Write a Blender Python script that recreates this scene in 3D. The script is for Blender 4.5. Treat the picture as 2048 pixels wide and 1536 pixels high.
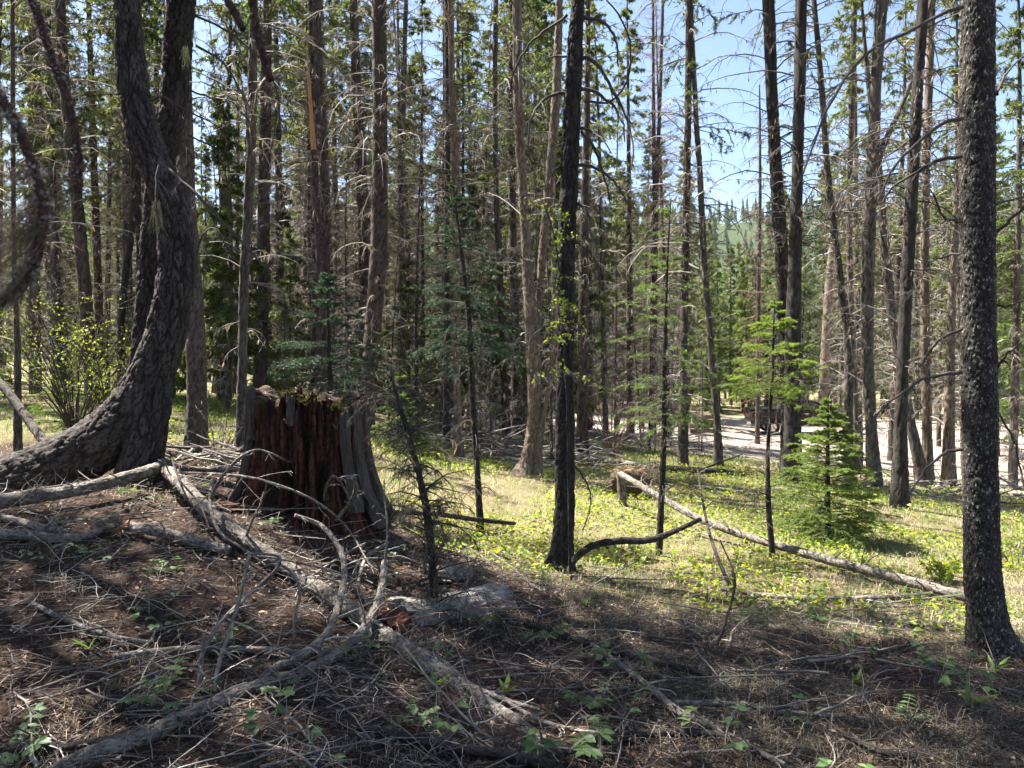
import bpy, math, random
import numpy as np
from mathutils import Vector, Matrix

random.seed(11)
rng = np.random.default_rng(11)
scene = bpy.context.scene
for o in list(bpy.data.objects):
    bpy.data.objects.remove(o)
COL = scene.collection

# ------------------------------------------------------------------ camera, world, sun, exposure
F = 1500.0                       # focal length in pixels of the 2048 px wide photograph
EYE = 1.6
PITCH = math.atan(48 / F)        # horizon at row 720
cam_d = bpy.data.cameras.new('camera')
cam = bpy.data.objects.new('camera', cam_d)
COL.objects.link(cam)
cam_d.sensor_width = 36.0
cam_d.lens = 36.0 * F / 2048
cam_d.clip_start = 0.05
cam_d.clip_end = 3000
cam.location = (0, 0, EYE)
cam.rotation_euler = (math.pi / 2 - PITCH, 0, 0)
cam_d.dof.use_dof = True
cam_d.dof.focus_distance = 8.0
cam_d.dof.aperture_fstop = 13
scene.camera = cam

SUN_EL = math.radians(59)
SUN_AZ = math.radians(-60)       # from +Y towards +X: the sun stands ahead, to the left
sun_dir = Vector((math.sin(SUN_AZ) * math.cos(SUN_EL), math.cos(SUN_AZ) * math.cos(SUN_EL), math.sin(SUN_EL)))
sun_d = bpy.data.lights.new('sun', 'SUN')
sun_d.energy = 5.0
sun_d.angle = math.radians(0.53)
sun_d.color = (1.0, 0.97, 0.91)
sun = bpy.data.objects.new('sun', sun_d)
COL.objects.link(sun)
sun.location = (-20, 5, 40)
sun.rotation_euler = sun_dir.to_track_quat('Z', 'Y').to_euler()
world = bpy.data.worlds.new('World')
scene.world = world
world.use_nodes = True
wn = world.node_tree
sky = wn.nodes.new('ShaderNodeTexSky')
sky.sky_type = 'NISHITA'
sky.sun_disc = False
sky.sun_elevation = SUN_EL
sky.sun_rotation = SUN_AZ
sky.altitude = 900
sky.air_density = 1.0
sky.dust_density = 1.6
sky.ozone_density = 1.0
bg = wn.nodes['Background']
bg.inputs['Strength'].default_value = 0.052
wn.links.new(sky.outputs[0], bg.inputs[0])
vs = scene.view_settings
vs.view_transform = 'Standard'
vs.look = 'None'
vs.exposure = 2.5
vs.gamma = 1.0
vs.use_curve_mapping = False
scene.render.engine = 'CYCLES'
cy = scene.cycles
cy.use_denoising = True
cy.denoiser = 'OPENIMAGEDENOISE'
cy.denoising_input_passes = 'RGB_ALBEDO_NORMAL'
cy.max_bounces = 4
cy.diffuse_bounces = 2
cy.glossy_bounces = 2
cy.transmission_bounces = 4
cy.transparent_max_bounces = 6
cy.sample_clamp_indirect = 6.0
cy.caustics_reflective = False
cy.caustics_refractive = False
cy.debug_use_spatial_splits = True
cy.use_adaptive_sampling = True
cy.adaptive_threshold = 0.07

# ------------------------------------------------------------------ numeric helpers
CP, SP = math.cos(PITCH), math.sin(PITCH)

def ray(px, py):
    """direction (with unit world-Y component) of the photograph's pixel"""
    a = (px - 1024) / F
    b = -(py - 768) / F
    yy = CP + b * SP
    zz = -SP + b * CP
    return np.array([a / yy, 1.0, zz / yy])

def at(px, py, d):
    r = ray(px, py)
    return np.array([r[0] * d, d, EYE + r[2] * d])

def nrm(v):
    return v / (np.linalg.norm(v, axis=-1, keepdims=True) + 1e-12)

def sstep(a, b, x):
    t = np.clip((x - a) / (b - a), 0, 1)
    return t * t * (3 - 2 * t)

def _h(ix, iy, iz, seed):
    n = (ix.astype(np.int64) * 374761393 + iy.astype(np.int64) * 668265263 + iz.astype(np.int64) * 2147483647 + seed * 1274126177) & 0xFFFFFFFF
    n = ((n ^ (n >> 13)) * 1274126177) & 0xFFFFFFFF
    n = n ^ (n >> 16)
    return (n & 0xFFFFFF) / float(0xFFFFFF)

def vnoise(p, seed=0):
    i = np.floor(p).astype(np.int64)
    f = p - i
    f = f * f * (3 - 2 * f)
    r = 0
    for dx in (0, 1):
        wx = f[..., 0] if dx else 1 - f[..., 0]
        for dy in (0, 1):
            wy = f[..., 1] if dy else 1 - f[..., 1]
            for dz in (0, 1):
                wz = f[..., 2] if dz else 1 - f[..., 2]
                r = r + wx * wy * wz * _h(i[..., 0] + dx, i[..., 1] + dy, i[..., 2] + dz, seed)
    return r

def fbm(p, oct=4, seed=0):
    r, a, t = 0, 0.5, 0
    for k in range(oct):
        r = r + a * vnoise(p * (2 ** k), seed + k * 17)
        t += a
        a *= 0.5
    return r / t

def worley(p, seed=0):
    i = np.floor(p).astype(np.int64)
    f1 = np.full(p.shape[:-1], 9.0)
    f2 = np.full(p.shape[:-1], 9.0)
    cid = np.zeros(p.shape[:-1])
    for dx in (-1, 0, 1):
        for dy in (-1, 0, 1):
            for dz in (-1, 0, 1):
                cx, cy_, cz = i[..., 0] + dx, i[..., 1] + dy, i[..., 2] + dz
                h1, h2, h3 = _h(cx, cy_, cz, seed), _h(cx, cy_, cz, seed + 1), _h(cx, cy_, cz, seed + 2)
                d = np.sqrt((cx + h1 - p[..., 0]) ** 2 + (cy_ + h2 - p[..., 1]) ** 2 + (cz + h3 - p[..., 2]) ** 2)
                m = d < f1
                f2 = np.where(m, f1, np.minimum(f2, d))
                cid = np.where(m, h1, cid)
                f1 = np.where(m, d, f1)
    return f1, f2, cid

# ------------------------------------------------------------------ the lie of the land
CTRL = [(0, 1536, 2.9), (1024, 1536, 3.0), (2048, 1536, 3.2), (620, 1048, 6.0), (300, 965, 6.6), (0, 985, 6.6), (400, 1200, 4.4),
        (868, 1285, 4.5), (1000, 1250, 5.0), (1120, 1145, 7.0), (1400, 1300, 4.9), (1985, 1305, 5.0), (1900, 1195, 6.6),
        (1545, 1115, 7.8), (1655, 1080, 9.0), (960, 1060, 8.8), (1060, 952, 13.0), (1245, 1018, 10.3), (1800, 1020, 11.5),
        (1750, 976, 14.0), (1584, 973, 13.5), (1897, 980, 14.5), (1366, 930, 15.0), (918, 924, 15.0), (1015, 880, 20.0),
        (393, 902, 9.5), (448, 802, 18.0), (36, 907, 11.0), (400, 790, 30.0), (730, 872, 14.0), (1000, 832, 36.0),
        (1548, 868, 43.0), (1420, 838, 50.0), (1900, 872, 40.0), (2040, 985, 20.0), (2040, 905, 34.0), (1300, 885, 24.0)]
_c = [at(*c) for c in CTRL]
_c += [np.array(v) for v in [(0, -6, 0.1), (-8, -4, 0.9), (8, -4, -0.3), (-9, 6, 0.7), (8, 6, -0.8), (-45, 60, 1.5), (0, 75, -2.0),
                             (60, 70, -3.5), (-20, 20, 0.6), (-60, 20, 2.0), (50, 25, -2.5), (-40, 110, 0.5), (30, 110, -3.0), (90, 110, -3.5),
                             (-90, 90, 2.5), (0, -40, 0.5), (-60, -40, 2), (60, -40, -2)]]
_c = np.array(_c)
def _phi(r):
    return np.where(r > 1e-9, r * r * np.log(r + 1e-9), 0.0)
_n = len(_c)
_A = np.zeros((_n + 3, _n + 3))
_A[:_n, :_n] = _phi(np.linalg.norm(_c[:, None, :2] - _c[None, :, :2], axis=-1)) + np.eye(_n) * 0.15
_A[:_n, _n] = 1
_A[:_n, _n + 1:] = _c[:, :2]
_A[_n, :_n] = 1
_A[_n + 1:, :_n] = _c[:, :2].T
_w = np.linalg.solve(_A, np.concatenate([_c[:, 2], np.zeros(3)]))

def ground(x, y):
    x = np.asarray(x, float)
    y = np.asarray(y, float)
    sh = x.shape
    x, y = x.ravel(), y.ravel()
    xc, yc = np.clip(x, -95, 95), np.clip(y, -42, 115)
    z = np.full(x.shape, _w[_n]) + _w[_n + 1] * xc + _w[_n + 2] * yc
    for k in range(_n):
        z += _w[k] * _phi(np.hypot(xc - _c[k, 0], yc - _c[k, 1]))
    p = np.stack([x, y, np.zeros_like(x)], -1)
    z += (fbm(p * 1.3, 3, 5) - 0.5) * 0.10 + (fbm(p * 7.0, 3, 9) - 0.5) * 0.035
    far = sstep(125, 430, y)
    z += far * (72 + 16 * (fbm(p * 0.006, 2, 3) - 0.5) + 0.035 * x) + sstep(110, 200, np.abs(x)) * 14 * (fbm(p * 0.02, 2, 8))
    return z.reshape(sh)

def g1(x, y):
    return float(ground(np.array([x]), np.array([y]))[0])

_dm = np.concatenate([np.arange(2.2, 12, 0.03), np.geomspace(12, 110, 500)])
def hit(px, py, lift=0.0):
    """where the pixel's ray meets the ground (raised by lift)"""
    r = ray(px, py)
    z = EYE + r[2] * _dm
    gz = ground(r[0] * _dm, _dm) + lift
    k = np.argmax(z < gz)
    if not (z < gz).any():
        k = len(_dm) - 1
    d = _dm[k]
    return np.array([r[0] * d, d, EYE + r[2] * d])

# ------------------------------------------------------------------ mesh builder
class MB:
    def __init__(s):
        s.v, s.f, s.a, s.n = [], [], [], 0
    def add(s, v, f, mi=0, attr=None):
        v = np.asarray(v, float).reshape(-1, 3)
        f = np.asarray(f, np.int64)
        s.v.append(v)
        s.f.append((f + s.n, mi))
        s.a.append(np.zeros(len(v)) if attr is None else np.asarray(attr, float).ravel())
        s.n += len(v)
    def mesh(s, name, mats, smooth=True):
        me = bpy.data.meshes.new(name)
        v = np.concatenate(s.v) if s.v else np.zeros((0, 3))
        me.vertices.add(len(v))
        me.vertices.foreach_set('co', v.ravel())
        li = np.concatenate([f.ravel() for f, _ in s.f])
        tot = np.concatenate([np.full(len(f), f.shape[1]) for f, _ in s.f])
        st = np.concatenate([[0], np.cumsum(tot)[:-1]])
        mi = np.concatenate([np.full(len(f), m) for f, m in s.f])
        me.loops.add(len(li))
        me.loops.foreach_set('vertex_index', li.astype(np.int32))
        me.polygons.add(len(tot))
        me.polygons.foreach_set('loop_start', st.astype(np.int32))
        me.polygons.foreach_set('material_index', mi.astype(np.int32))
        me.polygons.foreach_set('use_smooth', np.full(len(tot), smooth))
        a = np.concatenate(s.a)
        if a.any():
            at_ = me.attributes.new('crack', 'FLOAT', 'POINT')
            at_.data.foreach_set('value', a.astype(np.float32))
        for m in mats:
            me.materials.append(m)
        me.update(calc_edges=True)
        return me
    def obj(s, name, mats, parent=None, smooth=True, kind=None, loc=None):
        if not isinstance(mats, (list, tuple)):
            mats = [mats]
        if loc is not None:
            s.v = [v - np.asarray(loc) for v in s.v]
        me = s.mesh(name, mats, smooth)
        o = bpy.data.objects.new(name, me)
        COL.objects.link(o)
        if parent is not None:
            o.parent = parent
        if loc is not None:
            o.location = loc
        if kind:
            o['kind'] = kind
        return o

def tag(o, label, cat, group=None, kind=None):
    o['label'] = label
    o['category'] = cat
    if group:
        o['group'] = group
    if kind:
        o['kind'] = kind
    return o

def thing(name, label, cat, loc=(0, 0, 0), rz=0.0, group=None):
    o = bpy.data.objects.new(name, None)
    COL.objects.link(o)
    o.empty_display_size = 0.2
    o.location = [float(c) for c in loc]
    o.rotation_euler = (0, 0, rz)
    return tag(o, label, cat, group)

def copy_tree(o, parent=None):
    c = o.copy()
    COL.objects.link(c)
    c.parent = parent
    for ch in o.children:
        copy_tree(ch, c)
    return c

def catmull(P, n):
    P = np.asarray(P, float)
    L = np.concatenate([[0], np.cumsum(np.linalg.norm(np.diff(P[:, :3], axis=0), axis=1))])
    T = np.zeros_like(P)
    T[1:-1] = (P[2:] - P[:-2]) / (L[2:] - L[:-2])[:, None]
    T[0] = (P[1] - P[0]) / (L[1] - L[0])
    T[-1] = (P[-1] - P[-2]) / (L[-1] - L[-2])
    s = np.linspace(0, L[-1], n) if np.isscalar(n) else np.asarray(n)
    i = np.clip(np.searchsorted(L, s, 'right') - 1, 0, len(L) - 2)
    h = L[i + 1] - L[i]
    u = ((s - L[i]) / h)[:, None]
    h = h[:, None]
    return ((2 * u**3 - 3 * u**2 + 1) * P[i] + (u**3 - 2 * u**2 + u) * h * T[i] + (-2 * u**3 + 3 * u**2) * P[i + 1] + (u**3 - u**2) * h * T[i + 1]), s

def plen(P):
    P = np.asarray(P, float)
    return np.linalg.norm(np.diff(P[:, :3], axis=0), axis=1).sum()

def tubes(P, R, k):
    """many tubes at once: P (B,N,3), R (B,N), k sides"""
    B, N, _ = P.shape
    T = nrm(np.gradient(P, axis=1))
    ch = nrm(P[:, -1] - P[:, 0])
    alt = np.where(np.abs(ch[:, 2:3]) < 0.8, np.array([[0., 0., 1.]]), np.array([[1., 0., 0.]]))
    pl = np.cross(T[:, 0], T[:, -1])
    m = np.linalg.norm(pl, axis=1, keepdims=True)
    ref = np.where(m > 0.15, pl / (m + 1e-9), np.cross(ch, alt))
    ref = nrm(ref)[:, None, :]
    U = nrm(ref - (ref * T).sum(-1, keepdims=True) * T)
    V = np.cross(T, U)
    an = np.arange(k) * 2 * math.pi / k
    v = P[:, :, None, :] + R[:, :, None, None] * (np.cos(an)[None, None, :, None] * U[:, :, None, :] + np.sin(an)[None, None, :, None] * V[:, :, None, :])
    b = np.arange(B)[:, None, None] * N * k
    i = np.arange(N - 1)[None, :, None] * k
    j = np.arange(k)[None, None, :]
    j2 = (j + 1) % k
    q = np.stack([b + i + j, b + i + j2, b + i + k + j2, b + i + k + j], -1).reshape(-1, 4)
    return v.reshape(-1, 3), q

def spikes(base, dr, L, W):
    """thin pointed blades, one triangle each"""
    n = len(base)
    side = nrm(np.cross(dr, rng.normal(size=(n, 3))))
    v = np.stack([base - side * W[:, None] / 2, base + side * W[:, None] / 2, base + dr * L[:, None]], 1)
    return v.reshape(-1, 3), np.arange(3 * n).reshape(-1, 3)

def diamonds(base, dr, L, W, up=None, fold=0.25):
    """folded leaf of two triangles"""
    n = len(base)
    ref = rng.normal(size=(n, 3)) if up is None else up
    side = nrm(np.cross(dr, ref))
    no = nrm(np.cross(side, dr))
    mid = base + dr * (L * 0.45)[:, None]
    lift = no * (W * fold)[:, None]
    v = np.stack([base, mid - side * (W / 2)[:, None] + lift, base + dr * L[:, None], mid + side * (W / 2)[:, None] + lift], 1).reshape(-1, 3)
    k = np.arange(n)[:, None] * 4
    f = np.concatenate([k + np.array([[0, 1, 2]]), k + np.array([[0, 2, 3]])])
    return v, f

# ------------------------------------------------------------------ materials
def new_mat(name):
    m = bpy.data.materials.new(name)
    m.use_nodes = True
    nt = m.node_tree
    b = nt.nodes['Principled BSDF']
    return m, nt, b

def nd(nt, t, **kw):
    n = nt.nodes.new(t)
    for k, v in kw.items():
        if k in n.inputs:
            n.inputs[k].default_value = v
        else:
            setattr(n, k, v)
    return n

def ramp(nt, fac, stops):
    r = nt.nodes.new('ShaderNodeValToRGB')
    e = r.color_ramp.elements
    while len(e) > 1:
        e.remove(e[0])
    e[0].position, e[0].color = stops[0][0], (*stops[0][1], 1)
    for p, c in stops[1:]:
        x = e.new(p)
        x.color = (*c, 1)
    nt.links.new(fac, r.inputs[0])
    return r.outputs[0]

def mix(nt, fac, a, b):
    m = nt.nodes.new('ShaderNodeMix')
    m.data_type = 'RGBA'
    for s, v in ((0, fac), (6, a), (7, b)):
        if isinstance(v, bpy.types.NodeSocket):
            nt.links.new(v, m.inputs[s])
        else:
            m.inputs[s].default_value = v if s == 0 else (*v, 1)
    return m.outputs[2]

def objcoord(nt, sc):
    tc = nd(nt, 'ShaderNodeTexCoord')
    mp = nd(nt, 'ShaderNodeMapping')
    mp.inputs['Scale'].default_value = sc
    nt.links.new(tc.outputs['Object'], mp.inputs[0])
    return mp.outputs[0]

def noise(nt, vec, scale, detail=6, rough=0.6):
    n = nd(nt, 'ShaderNodeTexNoise')
    n.inputs['Scale'].default_value = scale
    n.inputs['Detail'].default_value = detail
    n.inputs['Roughness'].default_value = rough
    nt.links.new(vec, n.inputs['Vector'])
    return n.outputs[0]

def bump(nt, b, h, strength, dist):
    bp = nd(nt, 'ShaderNodeBump')
    bp.inputs['Strength'].default_value = strength
    bp.inputs['Distance'].default_value = dist
    nt.links.new(h, bp.inputs['Height'])
    nt.links.new(bp.outputs[0], b.inputs['Normal'])

def bark_mat(name, lo, hi, crack, lichen=None, lich_amt=0.62, zs=0.28, sc=14, rough=0.9):
    m, nt, b = new_mat(name)
    v = objcoord(nt, (1, 1, zs))
    v2 = objcoord(nt, (1, 1, 0.6))
    n1 = noise(nt, v, sc, 8, 0.7)
    c = ramp(nt, n1, [(0.32, lo), (0.68, hi)])
    n3 = noise(nt, v2, sc * 4.5, 3, 0.6)
    if lichen:
        lf = ramp(nt, n3, [(lich_amt, (0, 0, 0)), (lich_amt + 0.06, (1, 1, 1))])
        c = mix(nt, lf, c, lichen)
    a = nd(nt, 'ShaderNodeAttribute')
    a.attribute_name = 'crack'
    c = mix(nt, a.outputs['Fac'], c, crack)
    nt.links.new(c, b.inputs['Base Color'])
    b.inputs['Roughness'].default_value = rough
    b.inputs['Specular IOR Level'].default_value = 0.25
    add = nd(nt, 'ShaderNodeMath', operation='ADD')
    nt.links.new(n1, add.inputs[0])
    nt.links.new(n3, add.inputs[1])
    bump(nt, b, add.outputs[0], 0.9, 0.02)
    return m

def island_mat(name, stops, transl=0.35, rough=0.55, tint=None, objvar=0.0):
    """thin leaves or blades, colour varying from piece to piece"""
    m, nt, b = new_mat(name)
    g = nd(nt, 'ShaderNodeNewGeometry')
    c = ramp(nt, g.outputs['Random Per Island'], stops)
    if objvar:
        oi = nd(nt, 'ShaderNodeObjectInfo')
        hs = nd(nt, 'ShaderNodeHueSaturation')
        mr = nd(nt, 'ShaderNodeMapRange')
        nt.links.new(oi.outputs['Random'], mr.inputs[0])
        mr.inputs[3].default_value = 1 - objvar
        mr.inputs[4].default_value = 1 + objvar
        nt.links.new(mr.outputs[0], hs.inputs['Value'])
        mr2 = nd(nt, 'ShaderNodeMapRange')
        nt.links.new(oi.outputs['Random'], mr2.inputs[0])
        mr2.inputs[3].default_value = 0.515
        mr2.inputs[4].default_value = 0.485
        nt.links.new(mr2.outputs[0], hs.inputs['Hue'])
        nt.links.new(c, hs.inputs['Color'])
        c = hs.outputs[0]
    nt.links.new(c, b.inputs['Base Color'])
    b.inputs['Roughness'].default_value = rough
    b.inputs['Specular IOR Level'].default_value = 0.3
    if transl:
        t = nd(nt, 'ShaderNodeBsdfTranslucent')
        hs2 = nd(nt, 'ShaderNodeHueSaturation')
        hs2.inputs['Hue'].default_value = 0.485
        hs2.inputs['Saturation'].default_value = 1.1
        hs2.inputs['Value'].default_value = 1.5
        nt.links.new(c, hs2.inputs['Color'])
        nt.links.new(hs2.outputs[0], t.inputs[0])
        ms = nd(nt, 'ShaderNodeMixShader')
        ms.inputs[0].default_value = transl
        nt.links.new(b.outputs[0], ms.inputs[1])
        nt.links.new(t.outputs[0], ms.inputs[2])
        nt.links.new(ms.outputs[0], nt.nodes['Material Output'].inputs[0])
    return m

def plain_mat(name, col, rough=0.7, spec=0.4, metal=0.0, coat=0.0, bumpsc=None, var=0.0):
    m, nt, b = new_mat(name)
    b.inputs['Base Color'].default_value = (*col, 1)
    if var:
        n = noise(nt, objcoord(nt, (1, 1, 1)), 9, 5)
        nt.links.new(ramp(nt, n, [(0.3, tuple(c * (1 - var) for c in col)), (0.7, tuple(min(1, c * (1 + var)) for c in col))]), b.inputs['Base Color'])
    b.inputs['Roughness'].default_value = rough
    b.inputs['Specular IOR Level'].default_value = spec
    b.inputs['Metallic'].default_value = metal
    b.inputs['Coat Weight'].default_value = coat
    if bumpsc:
        bump(nt, b, noise(nt, objcoord(nt, (1, 1, 1)), bumpsc, 6), 0.6, 0.02)
    return m

M = {}
M['bark_dark'] = bark_mat('bark_dark', (0.024, 0.020, 0.017), (0.070, 0.057, 0.048), (0.012, 0.009, 0.007), (0.13, 0.125, 0.11), 0.68)
M['bark_old'] = bark_mat('bark_old', (0.034, 0.028, 0.024), (0.110, 0.092, 0.078), (0.016, 0.011, 0.009), (0.17, 0.16, 0.14), 0.66)
M['bark_flaky'] = bark_mat('bark_flaky', (0.028, 0.023, 0.020), (0.095, 0.080, 0.068), (0.014, 0.010, 0.008), (0.34, 0.30, 0.255), 0.59)
M['bark_brown'] = bark_mat('bark_brown', (0.042, 0.031, 0.025), (0.125, 0.095, 0.075), (0.022, 0.015, 0.012), (0.18, 0.16, 0.135), 0.66)
M['bark_tan'] = bark_mat('bark_tan', (0.10, 0.074, 0.054), (0.28, 0.215, 0.162), (0.06, 0.038, 0.026), (0.32, 0.28, 0.22), 0.66)
M['bark_grey'] = bark_mat('bark_grey', (0.058, 0.048, 0.039), (0.165, 0.140, 0.115), (0.028, 0.021, 0.016), (0.26, 0.24, 0.21), 0.64)
M['log_pale'] = bark_mat('log_pale', (0.085, 0.070, 0.057), (0.28, 0.24, 0.195), (0.07, 0.055, 0.045), (0.42, 0.39, 0.34), 0.62, zs=1.0, sc=11)
M['log_grey'] = bark_mat('log_grey', (0.060, 0.047, 0.038), (0.30, 0.255, 0.215), (0.05, 0.04, 0.03), (0.37, 0.35, 0.31), 0.62, zs=1.0, sc=9)
M['wood_grey'] = bark_mat('wood_grey', (0.040, 0.031, 0.025), (0.17, 0.145, 0.118), (0.08, 0.034, 0.02), None, zs=0.05, sc=46)
M['wood_grain_x'] = bark_mat('wood_grain_x', (0.10, 0.085, 0.07), (0.34, 0.31, 0.275), (0.16, 0.062, 0.03), None, zs=1.0, sc=12)
M['rot_red'] = bark_mat('rot_red', (0.045, 0.016, 0.009), (0.19, 0.068, 0.038), (0.014, 0.007, 0.005), (0.27, 0.13, 0.08), 0.66, zs=0.13, sc=22)
M['wood_fresh'] = bark_mat('wood_fresh', (0.32, 0.15, 0.06), (0.58, 0.32, 0.15), (0.2, 0.09, 0.04), None, zs=0.2, sc=20)
M['twig'] = island_mat('twig', [(0.0, (0.075, 0.061, 0.049)), (0.45, (0.165, 0.140, 0.116)), (1.0, (0.37, 0.33, 0.285))], 0, 0.85, objvar=0.15)
M['twig_dark'] = island_mat('twig_dark', [(0.0, (0.028, 0.022, 0.019)), (0.6, (0.06, 0.048, 0.04)), (1.0, (0.12, 0.10, 0.085))], 0, 0.85)
M['twig_olive'] = island_mat('twig_olive', [(0.0, (0.038, 0.030, 0.022)), (0.7, (0.085, 0.068, 0.046)), (1.0, (0.15, 0.125, 0.09))], 0, 0.85)
M['twig_grey'] = island_mat('twig_grey', [(0.0, (0.040, 0.032, 0.026)), (0.45, (0.12, 0.10, 0.083)), (0.8, (0.25, 0.215, 0.18)), (1.0, (0.44, 0.40, 0.35))], 0, 0.85)
M['twig_red'] = island_mat('twig_red', [(0.0, (0.11, 0.055, 0.045)), (1.0, (0.24, 0.14, 0.12))], 0, 0.85)
M['lichen_tan'] = island_mat('lichen_tan', [(0.0, (0.13, 0.10, 0.065)), (1.0, (0.30, 0.24, 0.165))], 0.3, 0.9)
M['lichen_green'] = island_mat('lichen_green', [(0.0, (0.17, 0.18, 0.09)), (1.0, (0.34, 0.34, 0.20))], 0.3, 0.9)
M['lichen_grey'] = island_mat('lichen_grey', [(0.0, (0.08, 0.055, 0.04)), (0.35, (0.20, 0.17, 0.14)), (0.7, (0.34, 0.31, 0.28)), (1.0, (0.42, 0.40, 0.37))], 0.2, 0.9)
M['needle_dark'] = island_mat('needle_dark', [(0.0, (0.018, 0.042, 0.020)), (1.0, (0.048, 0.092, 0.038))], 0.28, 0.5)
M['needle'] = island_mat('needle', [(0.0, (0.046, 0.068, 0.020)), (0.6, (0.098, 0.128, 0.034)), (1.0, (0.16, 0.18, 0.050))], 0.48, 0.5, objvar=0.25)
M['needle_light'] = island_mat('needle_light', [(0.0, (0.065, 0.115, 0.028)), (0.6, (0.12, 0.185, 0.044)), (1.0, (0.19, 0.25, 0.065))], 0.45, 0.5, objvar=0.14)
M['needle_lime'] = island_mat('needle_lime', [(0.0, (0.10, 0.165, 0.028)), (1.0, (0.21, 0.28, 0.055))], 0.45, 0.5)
M['leaf_lime'] = island_mat('leaf_lime', [(0.0, (0.11, 0.17, 0.025)), (1.0, (0.26, 0.31, 0.05))], 0.45, 0.45)
M['leaf_green'] = island_mat('leaf_green', [(0.0, (0.055, 0.105, 0.035)), (0.7, (0.10, 0.16, 0.055)), (1.0, (0.20, 0.20, 0.045))], 0.3, 0.45, objvar=0.25)
M['forb'] = island_mat('forb', [(0.0, (0.085, 0.15, 0.025)), (0.55, (0.19, 0.26, 0.035)), (1.0, (0.36, 0.36, 0.045))], 0.45, 0.5)
M['grass_green'] = island_mat('grass_green', [(0.0, (0.06, 0.12, 0.02)), (1.0, (0.16, 0.24, 0.045))], 0.4, 0.5)
M['grass_dry'] = island_mat('grass_dry', [(0.0, (0.23, 0.17, 0.10)), (0.5, (0.37, 0.29, 0.18)), (1.0, (0.52, 0.43, 0.29))], 0.25, 0.7)
M['duff'] = island_mat('duff', [(0.0, (0.024, 0.015, 0.011)), (0.5, (0.072, 0.046, 0.034)), (0.82, (0.17, 0.12, 0.092)), (1.0, (0.38, 0.32, 0.26))], 0.1, 0.9)
M['grass_grey'] = island_mat('grass_grey', [(0.0, (0.06, 0.062, 0.035)), (0.5, (0.13, 0.115, 0.078)), (1.0, (0.26, 0.225, 0.165))], 0.25, 0.7)
M['deadleaf'] = island_mat('deadleaf', [(0.0, (0.11, 0.055, 0.03)), (0.6, (0.26, 0.16, 0.095)), (1.0, (0.44, 0.35, 0.26))], 0.15, 0.8)
M['moss'] = island_mat('moss', [(0.0, (0.035, 0.034, 0.010)), (1.0, (0.115, 0.10, 0.018))], 0.15, 0.9)
M['hill_wood'] = island_mat('hill_wood', [(0.0, (0.030, 0.055, 0.022)), (0.6, (0.055, 0.095, 0.030)), (1.0, (0.10, 0.145, 0.04))], 0.25, 0.7)

def ground_mat():
    m, nt, b = new_mat('forest_floor')
    v = objcoord(nt, (1, 1, 1))
    n1 = noise(nt, v, 2.2, 8, 0.7)
    n2 = noise(nt, v, 38, 8, 0.75)
    vo = nd(nt, 'ShaderNodeTexVoronoi')
    vo.inputs['Scale'].default_value = 55
    nt.links.new(v, vo.inputs['Vector'])
    duff = ramp(nt, n2, [(0.28, (0.012, 0.008, 0.006)), (0.5, (0.052, 0.031, 0.022)), (0.72, (0.15, 0.10, 0.072))])
    chips = ramp(nt, vo.outputs['Color'], [(0.55, (0.06, 0.037, 0.026)), (0.85, (0.21, 0.15, 0.105))])
    duff = mix(nt, 0.4, duff, chips)
    gr = ramp(nt, n2, [(0.28, (0.07, 0.055, 0.03)), (0.5, (0.19, 0.155, 0.075)), (0.75, (0.33, 0.27, 0.15))])
    gg = ramp(nt, n1, [(0.42, (0.24, 0.19, 0.11)), (0.60, (0.09, 0.12, 0.03))])
    grass = mix(nt, 0.5, gr, gg)
    n4 = noise(nt, v, 0.6, 7, 0.7)
    sand = ramp(nt, n4, [(0.30, (0.15, 0.115, 0.088)), (0.5, (0.28, 0.225, 0.18)), (0.75, (0.39, 0.325, 0.27))])
    sand = mix(nt, 0.35, sand, ramp(nt, n2, [(0.35, (0.12, 0.09, 0.07)), (0.7, (0.40, 0.34, 0.28))]))
    hillc = ramp(nt, n1, [(0.35, (0.020, 0.030, 0.012)), (0.65, (0.050, 0.070, 0.026))])
    for nm in ('grass', 'sand', 'hill'):
        a = nd(nt, 'ShaderNodeAttribute')
        a.attribute_name = nm
        ma = nd(nt, 'ShaderNodeMath', operation='ADD')
        ms = nd(nt, 'ShaderNodeMath', operation='MULTIPLY_ADD')
        ms.inputs[1].default_value = 0.9
        ms.inputs[2].default_value = -0.45
        nt.links.new(n1, ms.inputs[0])
        nt.links.new(a.outputs['Fac'], ma.inputs[0])
        nt.links.new(ms.outputs[0], ma.inputs[1])
        f = ramp(nt, ma.outputs[0], [(0.38, (0, 0, 0)), (0.62, (1, 1, 1))])
        duff = mix(nt, f, duff, {'grass': grass, 'sand': sand, 'hill': hillc}[nm])
    nt.links.new(duff, b.inputs['Base Color'])
    b.inputs['Roughness'].default_value = 0.95
    b.inputs['Specular IOR Level'].default_value = 0.15
    bump(nt, b, n2, 1.0, 0.05)
    return m
M['ground'] = ground_mat()

# ------------------------------------------------------------------ the ground sheet
def grass_w(x, y):
    near = sstep(-0.9, 0.9, y - (6.7 - 0.55 * np.clip(x, -1.5, 5)))
    left = sstep(-1.0, -2.6, x) * sstep(15, 9.5, y)
    return near * (1 - 0.9 * left) * sstep(150, 110, y)

def sand_w(x, y):
    a = sstep(16.0, 20.5, y - 0.12 * np.abs(x - 9)) * sstep(2.0, 7.0, x) * sstep(56, 50, y)
    a = np.maximum(a, sstep(24, 30, y) * sstep(-9, -3, x) * sstep(48, 42, y))
    b = sstep(5.5, 8.5, x - 0.16 * (y - 14)) * sstep(13.5, 15.5, y) * sstep(56, 50, y)
    return np.maximum(a, b)

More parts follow.
